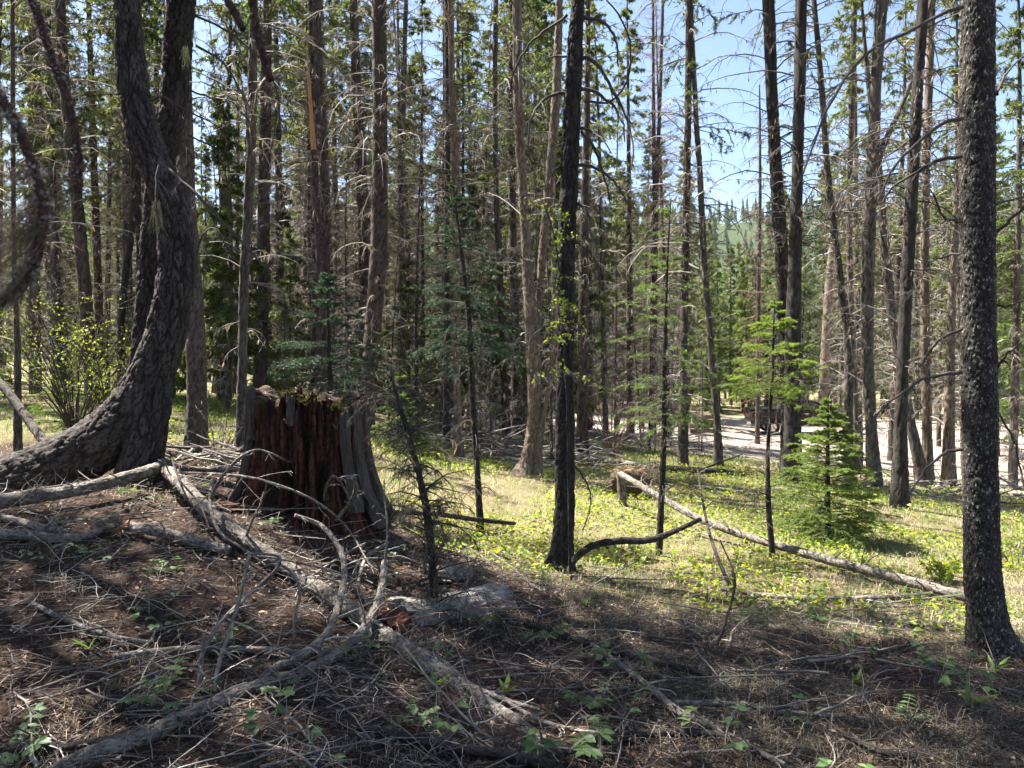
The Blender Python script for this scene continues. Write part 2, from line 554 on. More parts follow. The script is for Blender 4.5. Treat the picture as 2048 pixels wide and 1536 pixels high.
def axis(parts):
    out = []
    for a, b_, s in parts:
        out.append(np.arange(a, b_, s))
    return np.concatenate(out)
gx = axis([(-900, -200, 50), (-200, -40, 10), (-40, -12, 1.4), (-12, -4.5, 0.25), (-4.5, 5, 0.08), (5, 12, 0.25), (12, 40, 1.2), (40, 200, 10), (200, 901, 50)])
gy = axis([(-120, -20, 10), (-20, 1.5, 0.8), (1.5, 9, 0.08), (9, 16, 0.16), (16, 50, 0.6), (50, 130, 4), (130, 500, 14), (500, 1200, 60)])
X, Y = np.meshgrid(gx, gy)
Z = ground(X, Y)
mb = MB()
nx = len(gx)
ii, jj = np.meshgrid(np.arange(len(gy) - 1), np.arange(nx - 1), indexing='ij')
k0 = (ii * nx + jj).ravel()
mb.add(np.stack([X, Y, Z], -1), np.stack([k0, k0 + 1, k0 + nx + 1, k0 + nx], -1))
gnd = mb.obj('ground', M['ground'], kind='structure')
for nm, fn in (('grass', grass_w), ('sand', sand_w), ('hill', lambda x, y: sstep(100, 140, y))):
    a_ = gnd.data.attributes.new(nm, 'FLOAT', 'POINT')
    a_.data.foreach_set('value', fn(X, Y).ravel().astype(np.float32))

# ------------------------------------------------------------------ trunk builder
def trunk_surface(P, R, k, ds, cell, depth, stretch=2.6, seed=0, fine_to=None, lumps=0.06, furrow=0.0):
    """bent tapering stem with bark relief; P (N,3) R (N,) control points. Returns verts, quads, crack, (path, radii)"""
    PR = np.column_stack([P, R])
    L = plen(P)
    if fine_to is None or fine_to >= L:
        s = np.linspace(0, L, max(6, int(L / ds)))
    else:
        s = np.concatenate([np.arange(0, fine_to, ds), np.linspace(fine_to, L, max(8, int((L - fine_to) / 0.35)))])
    Q, s = catmull(PR, s)
    C, r = Q[:, :3], np.maximum(Q[:, 3], 0.004)
    T = nrm(np.gradient(C, axis=0))
    U = np.zeros_like(C)
    u = np.cross(T[0], np.array([0.3, 1, 0.1]))
    u = u / np.linalg.norm(u)
    for i in range(len(C)):
        u = u - T[i] * np.dot(u, T[i])
        u = u / np.linalg.norm(u)
        U[i] = u
    V = np.cross(T, U)
    an = np.arange(k) * 2 * math.pi / k
    ca, sa = np.cos(an), np.sin(an)
    rr = r[:, None] * np.ones(k)
    q = np.stack([ca[None] * rr / cell, sa[None] * rr / cell, (s / (cell * stretch))[:, None] * np.ones(k)], -1)
    lum = fbm(np.stack([ca[None] * np.ones_like(rr) * 0.9, sa[None] * np.ones_like(rr) * 0.9, (s * 1.5)[:, None] * np.ones(k)], -1), 3, seed) - 0.5
    qw = q + (fbm(q * 0.8, 2, seed + 3)[..., None] - 0.5) * 0.9
    f1, f2, cid = worley(qw, seed)
    edge = sstep(0.015, 0.15, f2 - f1)
    fine = fbm(q * 3.0, 3, seed + 5)
    dep = np.minimum(depth, r * 0.22)[:, None]
    rr = rr * (1 + lum * lumps * 2) + dep * (edge - 1) + dep * 0.8 * (cid - 0.5) * edge + dep * 1.3 * (fine - 0.5)
    if furrow:
        q2 = q / np.array([3.0, 3.0, 2.6]) + (fbm(q * 0.35, 3, seed + 9)[..., None] - 0.5) * 1.3
        g1_, g2_, gid = worley(q2, seed + 40)
        e2 = sstep(0.0, 0.13, g2_ - g1_)
        rr = rr + furrow * (e2 - 1) + furrow * 0.8 * (gid - 0.5) * e2
        edge = np.minimum(edge, 0.15 + 0.85 * e2)
    v = C[:, None] + rr[..., None] * (ca[None, :, None] * U[:, None] + sa[None, :, None] * V[:, None])
    i = np.arange(len(C) - 1)[:, None] * k
    j = np.arange(k)[None]
    j2 = (j + 1) % k
    qd = np.stack([i + j, i + j2, i + k + j2, i + k + j], -1).reshape(-1, 4)
    return v, qd, (1 - edge) * 0.9, (C, r, s)

def stem_points(path, d, H, lean_out=0.0):
    """pixel path (top to bottom or bottom to top: sorted) -> 3D control points from below ground to the tree's top"""
    path = sorted(path, key=lambda t: -t[1])
    dd = d if callable(d) else (lambda py: d)
    P = [at(px, py, dd(py)) for px, py, w in path]
    R = [w * 0.5 * dd(py) / F * math.cos(math.atan((px - 1024) / F)) for px, py, w in path]
    base = P[0].copy()
    gz = g1(base[0], base[1])
    P, R = list(P), list(R)
    if base[2] > gz + 0.05:
        P.insert(0, np.array([base[0] + (base[0] - P[1][0]) * 0.3, base[1], gz]))
        R.insert(0, R[0] * 1.08)
    P.insert(0, P[0] + np.array([0, 0, -0.3]))
    R.insert(0, R[0] * 1.15)
    top = P[-1]
    if H and H > top[2] - gz + 1.0:
        dr = nrm(P[-1] - P[-2])
        rem = H - (top[2] - gz)
        n = 4
        r0 = R[-1]
        for i in range(1, n + 1):
            dr = nrm(dr * 0.75 + np.array([0, 0, 0.25]))
            P.append(P[-1] + dr * rem / n / max(dr[2], 0.5))
            R.append(max(0.008, r0 * (1 - i / n * 0.96)))
    return np.array(P), np.array(R), gz

# ------------------------------------------------------------------ branches, twigs, needles
def branch_paths(org, az, L, p0, droop, N=8, wob=0.25, power=1.3, curl=0.0):
    B = len(org)
    t = np.linspace(0, 1, N)
    ang = p0[:, None] - droop[:, None] * (t[None] ** power) + curl * np.maximum(0, t[None] - 0.75) * 4
    az_ = az[:, None] + np.cumsum(rng.normal(0, wob / math.sqrt(N), (B, N)), 1)
    st = (L / (N - 1))[:, None]
    ang = ang + rng.normal(0, 0.09, (B, N))
    dx = np.cos(ang) * np.cos(az_) * st
    dy = np.cos(ang) * np.sin(az_) * st
    dz = np.sin(ang) * st
    D = np.stack([dx, dy, dz], -1)
    P = np.concatenate([np.zeros((B, 1, 3)), np.cumsum(D[:, :-1], 1)], 1) + org[:, None]
    return P

def twigs_on(P, R, M_, lf, tmin=0.15, side=0.9, fwd=0.6, down=0.3, droop=0.3, N=4, jit=0.25, rf=0.5):
    B, N0, _ = P.shape
    L = np.linalg.norm(np.diff(P, axis=1), axis=-1).sum(1)
    t = rng.uniform(tmin, 0.98, (B, M_))
    x = t * (N0 - 1)
    i0 = np.minimum(x.astype(int), N0 - 2)
    fr = (x - i0)[..., None]
    b = np.arange(B)[:, None]
    base = P[b, i0] * (1 - fr) + P[b, i0 + 1] * fr
    tg = nrm(P[b, i0 + 1] - P[b, i0])
    lat = nrm(np.cross(tg, np.array([0, 0, 1.0])) + 1e-6)
    sg = np.where(rng.random((B, M_, 1)) < 0.5, -1, 1)
    dr = nrm(tg * fwd + lat * sg * side + np.array([0, 0, -1.0]) * down + rng.normal(0, jit, (B, M_, 3)))
    ln = L[:, None] * lf * (1.1 - 0.75 * t) * rng.uniform(0.5, 1.3, (B, M_))
    s = np.linspace(0, 1, N)[None, None, :, None]
    Q = base[:, :, None] + dr[:, :, None] * ln[..., None, None] * s + np.array([0, 0, -1.0]) * (droop * ln)[..., None, None] * s * s
    Q = Q + rng.normal(0, 0.05, Q.shape) * ln[..., None, None] * s
    rb = (R[b, i0] * rf)[..., None] * (1 - 0.8 * np.linspace(0, 1, N))
    return Q.reshape(-1, N, 3), rb.reshape(-1, N)

def needles_on(P, n, L, W, spread=0.8, fwd=0.6, up=0.0):
    """n blades along each path"""
    B, N0, _ = P.shape
    x = rng.uniform(0.05, 1, (B, n)) * (N0 - 1)
    i0 = np.minimum(x.astype(int), N0 - 2)
    fr = (x - i0)[..., None]
    b = np.arange(B)[:, None]
    base = (P[b, i0] * (1 - fr) + P[b, i0 + 1] * fr).reshape(-1, 3)
    tg = nrm(P[b, i0 + 1] - P[b, i0]).reshape(-1, 3)
    m = len(base)
    dr = nrm(tg * fwd + nrm(rng.normal(size=(m, 3))) * spread + np.array([0, 0, up]))
    return base, dr, L * rng.uniform(0.6, 1.25, m), W * rng.uniform(0.7, 1.2, m)

def along(C, r, zs):
    z = C[:, 2]
    o = np.argsort(z)
    zz = z[o]
    return np.stack([np.interp(zs, zz, C[o, 0]), np.interp(zs, zz, C[o, 1]), zs], -1), np.interp(zs, zz, r[o])

def add_limbs(mbd, mbg, C, r, z0, z1, n, Lr, p0=(0.25, 0.25), droop=(1.3, 0.5), green=None, twn=7, twl=0.34, tw2=0, k=4, thick=1.0, lich=0,
              azr=None, taper=None, nl=(0.13, 0.04), nn=9, N=8, fold=True, mi=0):
    """limbs round a stem between heights z0 and z1; dead ones into mbd, needles into mbg"""
    if n <= 0:
        return
    zs = np.sort(rng.uniform(z0, z1, n))
    org, rad = along(C, r, zs)
    az = rng.uniform(0, 2 * math.pi, n) if azr is None else rng.uniform(azr[0], azr[1], n)
    L = rng.uniform(Lr[0], Lr[1], n)
    if taper is not None:
        L = L * np.interp(zs, [z0, z0 + (z1 - z0) * 0.25, z1], taper)
    P = branch_paths(org, az, L, rng.normal(p0[0], p0[1], n), np.maximum(0.1, rng.normal(droop[0], droop[1], n)), N=N)
    br = np.minimum(rad * 0.32, 0.004 + 0.0075 * L) * thick
    R = br[:, None] * np.linspace(1, 0.18, N)[None]
    mbd.add(*tubes(P, R, k), mi)
    if twn:
        Q, RQ = twigs_on(P, R, twn, twl, N=3)
        RQ = np.maximum(RQ, 0.0016)
        mbd.add(*tubes(Q, RQ, 3), mi)
        if tw2:
            Q2, RQ2 = twigs_on(Q, RQ, tw2, 0.5, N=3)
            mbd.add(*tubes(Q2, np.maximum(RQ2, 0.0012), 3), mi)
        if green is not None:
            nn = int(nn * 1.5)
            b, dr, l, w = needles_on(Q, nn, nl[0], nl[1])
            mbg.add(*spikes(b, dr, l, w), green)
            b, dr, l, w = needles_on(P[:, N // 3:], nn, nl[0], nl[1])
            mbg.add(*spikes(b, dr, l, w), green)
    if lich and mbg is not None:
        b, dr, l, w = needles_on(P, lich, 0.10, 0.022, spread=0.35, fwd=0.1, up=-1.0)
        mbg.add(*diamonds(b, dr, l, w), 1)
    return P

# ------------------------------------------------------------------ standing trees that can be told apart
def build_tree(name, label, path, d, H, mat, k=18, ds=0.06, cell=0.05, depth=0.010, dead=(), crown=None, fine_to=None, extra=None, group=None,
               twigmat='twig', stretch=2.6, furrow=0.0, seed=None, needle='needle', cat='tree', basez=None, limbs=(), lift_top=None, flare=1.35):
    seed = seed if seed is not None else random.randint(0, 9999)
    P, R, gz = stem_points(path, d, H)
    R[0] *= flare
    R[1] *= flare ** 0.6
    v, q, cr, (C, r, s) = trunk_surface(P, R, k, ds, cell, depth, stretch, seed, fine_to, furrow=furrow)
    base = np.array([P[1][0], P[1][1], gz])
    t = thing(name, label, cat, base, group=group)
    mb = MB()
    mb.add(v - base, q, 0, cr)
    if extra is not None:
        for (ep, ed, er) in extra:
            P2 = np.array([at(px, py, ed) for px, py, w in ep])
            R2 = np.array([w * 0.5 * ed / F * math.cos(math.atan((px - 1024) / F)) for px, py, w in ep])
            v2, q2, cr2, _ = trunk_surface(P2, R2, k, ds, cell, depth, stretch, seed + 5, furrow=furrow)
            m2 = MB()
            m2.add(v2 - base, q2, 0, cr2)
            m2.obj(er, M[mat], t)
    tr = mb.obj('trunk', M[mat], t)
    md, mg = MB(), MB()
    Cb = C - base
    for dd in dead:
        add_limbs(md, mg, Cb, r, **dd)
    if md.n:
        md.obj('dead_branches', M[twigmat], t, kind='stuff')
    if crown:
        mgc = MB()
        mdc = MB()
        add_limbs(mdc, mg, Cb, r, green=0, **crown)
        mdc.obj('crown_limbs', M['twig_dark'], t, kind='stuff')
    if mg.n:
        mg.obj('crown' if crown else 'hanging_lichen', [M[needle], M['lichen_tan']], t, kind='stuff')
    for pts, w0, w1, dz in limbs:
        pixel_limb(t, base, pts, w0, w1, dz)
    return t, base, (C, r)

def pixel_limb(t, base, pts, w0, w1, d, mat='twig_dark', twn=7, twl=0.16, name='branch'):
    """one bare limb of a near tree, drawn through pixels at depth d (start, end)"""
    n = len(pts)
    P = np.array([at(px, py, d[0] + (d[1] - d[0]) * i / (n - 1)) for i, (px, py) in enumerate(pts)])
    Q, _ = catmull(P, 16)
    Q = Q + rng.normal(0, 0.004, Q.shape)
    dm = 0.5 * (d[0] + d[1])
    R = np.linspace(w0, w1, 16) * 0.5 * dm / F
    m = MB()
    m.add(*tubes(Q[None] - base, R[None], 6))
    br = m.obj(name, M[mat], t)
    if twn:
        m = MB()
        Q2, R2 = twigs_on(Q[None] - base, R[None], twn, twl, tmin=0.2, down=0.5, droop=0.4)
        m.add(*tubes(Q2, np.maximum(R2, 0.0018), 4))
        Q3, R3 = twigs_on(Q2, R2, 3, 0.45, N=3, down=0.4)
        m.add(*tubes(Q3, np.maximum(R3, 0.0012), 3))
        for kk in (Q[None] - base, Q2):
            b, dr, l, w = needles_on(kk, 60 if len(kk) == 1 else 6, 0.012, 0.006, spread=1.0, fwd=0.1)
            m.add(*spikes(b, dr, l, w))
        m.obj('twigs', M[mat], br, kind='stuff')
    return br

def z3(pts):          # points read off an enlargement of the top middle
    return [(680 + x / 2.926, y / 2.926) for x, y in pts]
def z3r(pts):         # ... of the top right
    return [(1348 + x / 2.926, y / 2.926) for x, y in pts]
def z6(pts):          # ... of the middle right
    return [(1348 + x / 2.926, 500 + y / 2.926) for x, y in pts]

DEAD_MID = lambda z0, z1, n, L=(0.5, 1.5), lich=0, tw2=0: dict(z0=z0, z1=z1, n=n, Lr=L, p0=(0.3, 0.25), droop=(1.5, 0.5), twn=6, twl=0.26, lich=lich, tw2=tw2, k=3, N=7)
CROWN = lambda z0, z1, n, L=(1.0, 1.7), nn=8: dict(z0=z0, z1=z1, n=n, Lr=L, p0=(0.15, 0.2), droop=(0.7, 0.3), twn=7, twl=0.32, taper=[0.75, 1.0, 0.15], nn=int(nn * 2.2), nl=(0.085, 0.022), N=6, k=3)

# the big sweeping trunk at the left, and the dark one behind it
A_path = [(-260, 1075, 150), (-150, 1018, 145), (-40, 985, 140), (80, 945, 136), (170, 905, 132), (240, 850, 116), (290, 775, 99), (325, 690, 86), (345, 600, 79),
          (352, 520, 75), (348, 440, 73), (328, 370, 72), (298, 300, 71), (275, 220, 68), (262, 120, 61), (255, 0, 55)]
tA, bA, (CA, rA) = build_tree('curved_fir', 'big old tree whose mossy trunk sweeps up in a curve, at the left', A_path, 6.6, 15, 'bark_old', k=116, ds=0.017, cell=0.028,
    depth=0.010, fine_to=7.4, stretch=3.4, furrow=0.024, seed=21, flare=1.0, crown=CROWN(5.6, 14.5, 140, (1.2, 2.2), nn=11), extra=[([(322, 740, 50), (304, 840, 72), (278, 940, 98), (262, 1030, 120)], 6.55, 'root')],
    limbs=[([(318, 322), (345, 345), (400, 395), (470, 470), (540, 545)], 8, 3, (6.3, 5.7)),
           ([(318, 330), (313, 370), (314, 420), (318, 455)], 7, 3, (6.2, 6.1)),
           ([(300, 200), (330, 195), (380, 225), (470, 270)], 5, 2, (6.4, 6.0)),
           ([(390, 570), (400, 480), (425, 455), (470, 520)], 5, 2, (6.5, 6.4))])
T2_path = [(283, 790, 56), (288, 700, 54), (297, 600, 52), (304, 500, 52), (316, 380, 54), (332, 280, 56), (346, 200, 56), (355, 100, 57), (362, 0, 58)]
build_tree('dark_fir', 'dark thick trunk leaning right, just behind the curved trunk', T2_path, 7.4, 17, 'bark_dark', k=72, ds=0.02, cell=0.028, depth=0.010, stretch=3.2, furrow=0.018, fine_to=5.6,
           crown=CROWN(5.4, 16.5, 170, (1.2, 2.3), nn=11), limbs=[([(392, 90), (450, 130), (490, 210), (490, 320)], 5, 2, (7.2, 7.0)), ([(388, 30), (450, 60), (530, 130), (560, 220), (540, 300)], 5, 2, (7.3, 7.0)),
           ([(380, 180), (440, 210), (480, 300)], 4, 2, (7.2, 6.9)), ([(375, 270), (430, 300), (455, 370), (440, 420)], 4, 2, (7.2, 7.2))])
build_tree('fir', 'slim grey trunk standing close behind the curved trunk, beside the stump', [(393, 902, 46), (394, 800, 42), (392, 700, 42), (387, 600, 40), (380, 500, 38), (372, 350, 36), (365, 0, 30)],
           9.5, 15, 'bark_grey', k=48, ds=0.03, cell=0.045, depth=0.012, fine_to=7, dead=[DEAD_MID(2, 7, 16, (0.4, 1.2))], crown=CROWN(9.5, 15, 14))
# hero trunks further right
P_path = [(1119, 1150, 62), (1124, 1100, 50), (1129, 1025, 42), (1130, 900, 40), (1130, 700, 37), (1133, 500, 35), (1139, 350, 36), (1147, 150, 33), (1156, 0, 27)]
tP, bP, _ = build_tree('spruce', 'near black straight trunk with arching bare branches in the middle of the picture', P_path, 7.0, 14, 'bark_dark', k=72, ds=0.019, cell=0.024, depth=0.008, stretch=3.0, furrow=0.012, fine_to=5.6,
    twigmat='twig_dark', crown=CROWN(7.8, 13.5, 34),
    limbs=[(z3([(1420, 105), (1500, 110), (1580, 170), (1620, 260), (1625, 390)]), 8, 3, (7, 6.8)),
           (z3([(1400, 335), (1480, 350), (1540, 430), (1600, 530), (1660, 650), (1700, 750), (1715, 880), (1700, 1000)]), 8, 2.5, (7, 6.5)),
           (z3([(1395, 515), (1450, 520), (1520, 560), (1600, 620), (1650, 720), (1665, 830)]), 8, 2.5, (7, 7.2)),
           (z3([(1395, 750), (1450, 760), (1530, 810), (1590, 900)]), 7, 2.5, (7, 6.6)),
           (z3([(1395, 965), (1450, 970), (1540, 1010), (1620, 1080), (1690, 1200)]), 8, 2.5, (7, 6.8)),
           (z3([(1390, 1190), (1420, 1210), (1460, 1320), (1485, 1500)]), 7, 2.5, (7, 6.6)),
           (z3([(1410, 770), (1480, 850), (1520, 950), (1560, 1080), (1580, 1180)]), 7, 2.5, (7, 7.2)),
           (z3([(1310, 545), (1230, 560), (1150, 630), (1110, 720), (1100, 850), (1120, 960)]), 7, 2.5, (7, 6.7)),
           (z3([(1330, 90), (1200, 180), (1090, 280), (1020, 420), (990, 560)]), 6, 2.5, (7, 7.3)),
           (z3([(1290, 970), (1250, 1010), (1225, 1080)]), 5, 2.5, (7, 6.8)), (z3([(1290, 1195), (1230, 1220), (1180, 1300)]), 5, 2, (7, 7.2)),
           (z3([(1320, 330), (1240, 330), (1195, 360)]), 5, 2, (7, 7.2)),
           (z3([(1430, 590), (1550, 605), (1640, 540), (1700, 400), (1690, 230), (1640, 100), (1560, 0)]), 5, 3, (7, 6.4)),
           ([(1112, 655), (1090, 655), (1065, 672), (1050, 700)], 4, 2, (7, 6.8)), ([(1148, 930), (1175, 970), (1182, 1010), (1165, 1060)], 4, 2, (7, 6.8)),
           ([(1150, 480), (1190, 520), (1200, 590), (1190, 660), (1165, 690)], 4, 2, (7, 6.6))])
AA_path = [(1990, 1318, 128), (1977, 1250, 96), (1966, 1150, 83), (1961, 1000, 76), (1958, 750, 75), (1955, 500, 73), (1955, 250, 73), (1955, 0, 71)]
tAA, bAA, _ = build_tree('spruce', 'thick trunk with pale flaky bark, nearest tree, at the right edge', AA_path, 5.0, 15, 'bark_flaky', k=130, ds=0.012, cell=0.020, depth=0.006, fine_to=4.9, stretch=1.7, furrow=0.006,
    crown=CROWN(9.0, 14.5, 30), flare=1.15,
    limbs=[(z3r([(1690, 700), (1600, 710), (1500, 770), (1400, 860), (1300, 960), (1230, 1080), (1190, 1200)]), 9, 3, (4.9, 4.6)),
           (z3r([(1680, 915), (1560, 930), (1480, 970), (1380, 1030), (1280, 1100), (1220, 1190)]), 8, 3, (4.9, 5.2)),
           (z3r([(1690, 1300), (1600, 1280), (1550, 1220), (1510, 1120)]), 7, 3, (4.9, 4.7)),
           (z6([(1680, 715), (1560, 730), (1440, 760), (1330, 840), (1230, 920), (1150, 1010)]), 9, 3, (4.9, 4.5)),
           (z6([(1690, 465), (1580, 510), (1500, 590), (1440, 680)]), 7, 3, (4.9, 5.0)),
           (z6([(1690, 1170), (1600, 1180), (1530, 1230), (1450, 1310), (1390, 1420)]), 7, 3, (4.9, 4.8)),
           (z3r([(1690, 40), (1560, 80), (1440, 150), (1300, 210), (1180, 270), (1100, 350), (1030, 420), (980, 500), (870, 680), (800, 900), (700, 1130)]), 9, 3, (4.9, 4.2)),
           (z3r([(1880, 1360), (1960, 1300), (2060, 1210), (2200, 1180)]), 7, 4, (5, 4.8)), (z3r([(1880, 1190), (1960, 1170), (2100, 1140)]), 6, 3, (5, 5.2)),
           (z3r([(1885, 560), (1950, 420), (2060, 310)]), 6, 3, (5, 5.3)), (z6([(1890, 320), (1960, 330), (2060, 290)]), 6, 3, (5, 5.0)),
           (z6([(1885, 700), (1960, 600), (2060, 520)]), 5, 3, (5, 4.7)), (z6([(1900, 960), (1980, 1100), (2030, 1300), (2060, 1450)]), 5, 3, (5, 4.7)),
           (z3r([(1690, 1480), (1600, 1500), (1500, 1536), (1430, 1640)]), 5, 2, (5, 5.3))])

mid = [
 ('fir', 'slender trunk at the far left, a leaning pole beside its foot', [(25, 0, 9), (28, 500, 11), (35, 700, 14), (36, 908, 18)], 11, 12, 'bark_grey', 22, 26),
 ('spruce', 'tall brown trunk left of the curved tree, behind the lime-leaved shrub', [(120, 0, 22), (128, 150, 23), (148, 350, 26), (165, 520, 28), (178, 700, 30), (185, 795, 32)], 16, 18, 'bark_brown', 60, 30),
 ('spruce', 'thin dark trunk glimpsed between the shrub and the curved tree', [(262, 200, 14), (268, 400, 16), (246, 600, 14), (240, 780, 15)], 17, 15, 'bark_dark', 30, 20),
 ('snapped_snag', 'snapped-off trunk with a fresh orange break at its top', [(439, 206, 17), (445, 320, 19), (449, 410, 21), (453, 500, 23), (450, 740, 25), (448, 805, 28)], 18, 0, 'bark_brown', 26, 0),
 ('fir', 'straight grey trunk rising behind the left side of the red stump', [(508, 0, 17), (502, 300, 20), (497, 400, 19), (488, 570, 20), (484, 790, 20), (482, 870, 24)], 10, 15, 'bark_grey', 26, 10),
 ('spruce', 'reddish trunk with peeling bark right behind the stump', [(757, 0, 28), (760, 250, 30), (757, 500, 34), (745, 670, 34), (735, 800, 33), (730, 874, 38)], 14, 18, 'bark_brown', 90, 12),
 ('spruce', 'brown shaggy trunk just left of the reddish trunk behind the stump', [(706, 0, 16), (715, 200, 20), (722, 350, 21), (728, 500, 21), (726, 700, 22), (722, 850, 24)], 20, 19, 'bark_brown', 90, 26),
 ('spruce', 'thin brown trunk right of the broken orange spike', [(636, 80, 16), (640, 180, 16), (646, 300, 17), (652, 500, 17), (650, 700, 18), (648, 830, 19)], 17, 17, 'bark_brown', 60, 24),
 ('spruce', 'thin grey trunk halfway between reddish trunk and paired trunks', [(812, 0, 9), (806, 250, 10), (803, 500, 11), (805, 700, 11), (806, 860, 12)], 22, 19, 'bark_grey', 60, 26),
 ('spruce', 'dark left one of the two touching trunks left of centre', [(894, 0, 11), (895, 250, 11), (893, 500, 12), (893, 700, 12), (893, 905, 14)], 17, 17, 'bark_dark', 50, 14),
 ('spruce', 'paler right one of the two touching trunks left of centre', [(901, 0, 11), (905, 200, 14), (912, 350, 16), (914, 500, 15), (912, 700, 15), (916, 860, 17), (918, 926, 22)], 15, 17, 'bark_tan', 70, 12),
 ('spruce', 'thin trunk left of the twin-stemmed tan tree, brush at its foot', [(992, 0, 10), (990, 200, 10), (993, 400, 11), (1000, 560, 13), (1008, 760, 14), (1015, 884, 18)], 20, 19, 'bark_brown', 60, 26),
 ('spruce', 'reddish trunk partly hidden by the black middle trunk', [(1172, 300, 14), (1168, 500, 20), (1166, 700, 22), (1165, 905, 28)], 17, 16, 'bark_brown', 50, 24),
 ('spruce', 'brown trunk left of the leaning slim one, behind the pale fallen pole', [(1379, 0, 13), (1375, 300, 14), (1371, 500, 15), (1368, 700, 16), (1366, 932, 20)], 15, 17, 'bark_brown', 50, 30),
 ('spruce', 'slim trunk leaning left as it rises, by the dark fallen log', [(1384, 60, 8), (1393, 250, 11), (1400, 350, 12), (1407, 500, 13), (1412, 570, 13), (1422, 700, 14), (1434, 850, 16), (1438, 943, 20)], 15, 12, 'bark_grey', 36, 16),
 ('spruce', 'trunk leaning left with bare twigs against the sky, truck at its foot', [(1537, 0, 25), (1543, 170, 24), (1552, 340, 26), (1561, 480, 28), (1568, 600, 27), (1574, 800, 27), (1576, 960, 30)], 14.4, 17, 'bark_dark', 46, 26),
 ('spruce', 'dark straight trunk standing right in front of the truck', [(1603, 0, 24), (1599, 170, 24), (1595, 340, 23), (1590, 520, 28), (1585, 700, 34), (1585, 850, 36), (1583, 974, 42)], 13.5, 17, 'bark_dark', 40, 28),
 ('spruce', 'slender trunk leaning left, right of the dark trunk before the truck', [(1628, 0, 10), (1643, 170, 12), (1655, 340, 13), (1671, 480, 14), (1682, 570, 17), (1696, 680, 19), (1697, 850, 19), (1697, 974, 23)], 14.6, 15, 'bark_grey', 40, 26),
 ('spruce', 'thin upright trunk crossing behind the slender leaning one', [(1709, 0, 12), (1705, 170, 12), (1700, 340, 12), (1699, 480, 12), (1702, 600, 13), (1710, 800, 14), (1714, 925, 17)], 18, 18, 'bark_grey', 60, 34),
 ('spruce', 'grey-brown trunk with a pole leaning out of its side, right of the young fir', [(1764, 0, 24), (1760, 60, 24), (1752, 170, 23), (1745, 340, 26), (1738, 500, 26), (1735, 700, 26), (1742, 850, 25), (1749, 978, 32)], 14, 17, 'bark_grey', 50, 30),
 ('spruce', 'trunk slanting down to the right behind the bowed dark trunk', [(1735, 150, 10), (1757, 330, 14), (1766, 450, 18), (1772, 520, 20), (1783, 620, 21), (1796, 700, 21), (1822, 850, 22), (1850, 980, 28)], 14.8, 11, 'bark_grey', 36, 16),
 ('spruce', 'slightly bowed dark trunk second from the nearest right-hand tree', [(1846, 0, 24), (1836, 170, 23), (1826, 340, 26), (1817, 500, 27), (1808, 670, 27), (1801, 850, 28), (1800, 1024, 38)], 11.5, 16, 'bark_dark', 44, 28),
 ('spruce', 'paler thin trunk just right of the bowed dark trunk', [(1864, 0, 14), (1858, 170, 17), (1852, 340, 18), (1850, 500, 18), (1851, 700, 20), (1855, 900, 23), (1857, 982, 28)], 15, 17, 'bark_tan', 46, 28),
 ('spruce', 'pinkish trunk half hidden by the nearest right-hand trunk, on the sandy edge', [(1925, 100, 12), (1915, 400, 15), (1905, 560, 17), (1900, 750, 21), (1898, 900, 27), (1897, 986, 34)], 14.5, 16, 'bark_tan', 46, 28),
]
FROZEN = {}
for name, label, path, d, H, mat, nd_, nc in mid:
    w = max(p[2] for p in path) * d / F
    near = d < 16
    dead = [DEAD_MID(1.2, 0.42 * H if H else 8.0, int(nd_ * 0.9), (0.4, 1.4), lich=5), DEAD_MID(0.25 * H if H else 3.0, 0.62 * H if H else 8.5, int(nd_ * 1.1), (0.6, 2.0), lich=6)] if nd_ else []
    crown = CROWN(0.52 * H, H - 0.4, nc, (0.9, 1.7), nn=9) if nc else None
    tm = 'twig_dark' if mat == 'bark_dark' else 'twig'
    ex = None
    if 'pole leaning' in label:
        ex = [([(1756, 335, 12), (1764, 300, 13), (1790, 240, 11), (1822, 165, 9), (1850, 60, 7), (1870, -40, 6)], 14, 'leaning_pole')]
    t, b, (C, r) = build_tree(name, label, path, d, H, mat, k=26 if near else 18, ds=0.06 if near else 0.09, cell=0.04, depth=0.013, dead=dead, crown=crown,
                              fine_to=(7.5 if near else 9.5), twigmat=tm, extra=ex)
    FROZEN[label] = (t, b, C, r)

# splintered top of the snapped trunk
def splinter_top(t, base, C, r, n=9, h=0.22, mat='wood_fresh'):
    top, R = C[-1] - base, r[-1]
    for i in range(n):
        a = 2 * math.pi * i / n
        m = MB()
        hh = h * random.uniform(0.3, 1.0)
        o = top + np.array([math.cos(a), math.sin(a), 0]) * R * 0.62
        pts = np.array([o - [0, 0, 0.08], o + [0, 0, hh * 0.5], o + np.array([math.cos(a), math.sin(a), 0]) * 0.01 + [0, 0, hh]])
        m.add(*tubes(pts[None], np.array([[R * 0.42, R * 0.36, 0.003]]), 5))
        m.obj('splinter', M[mat], t, smooth=False)
sn = FROZEN['snapped-off trunk with a fresh orange break at its top']
splinter_top(sn[0], sn[1], sn[2], sn[3])

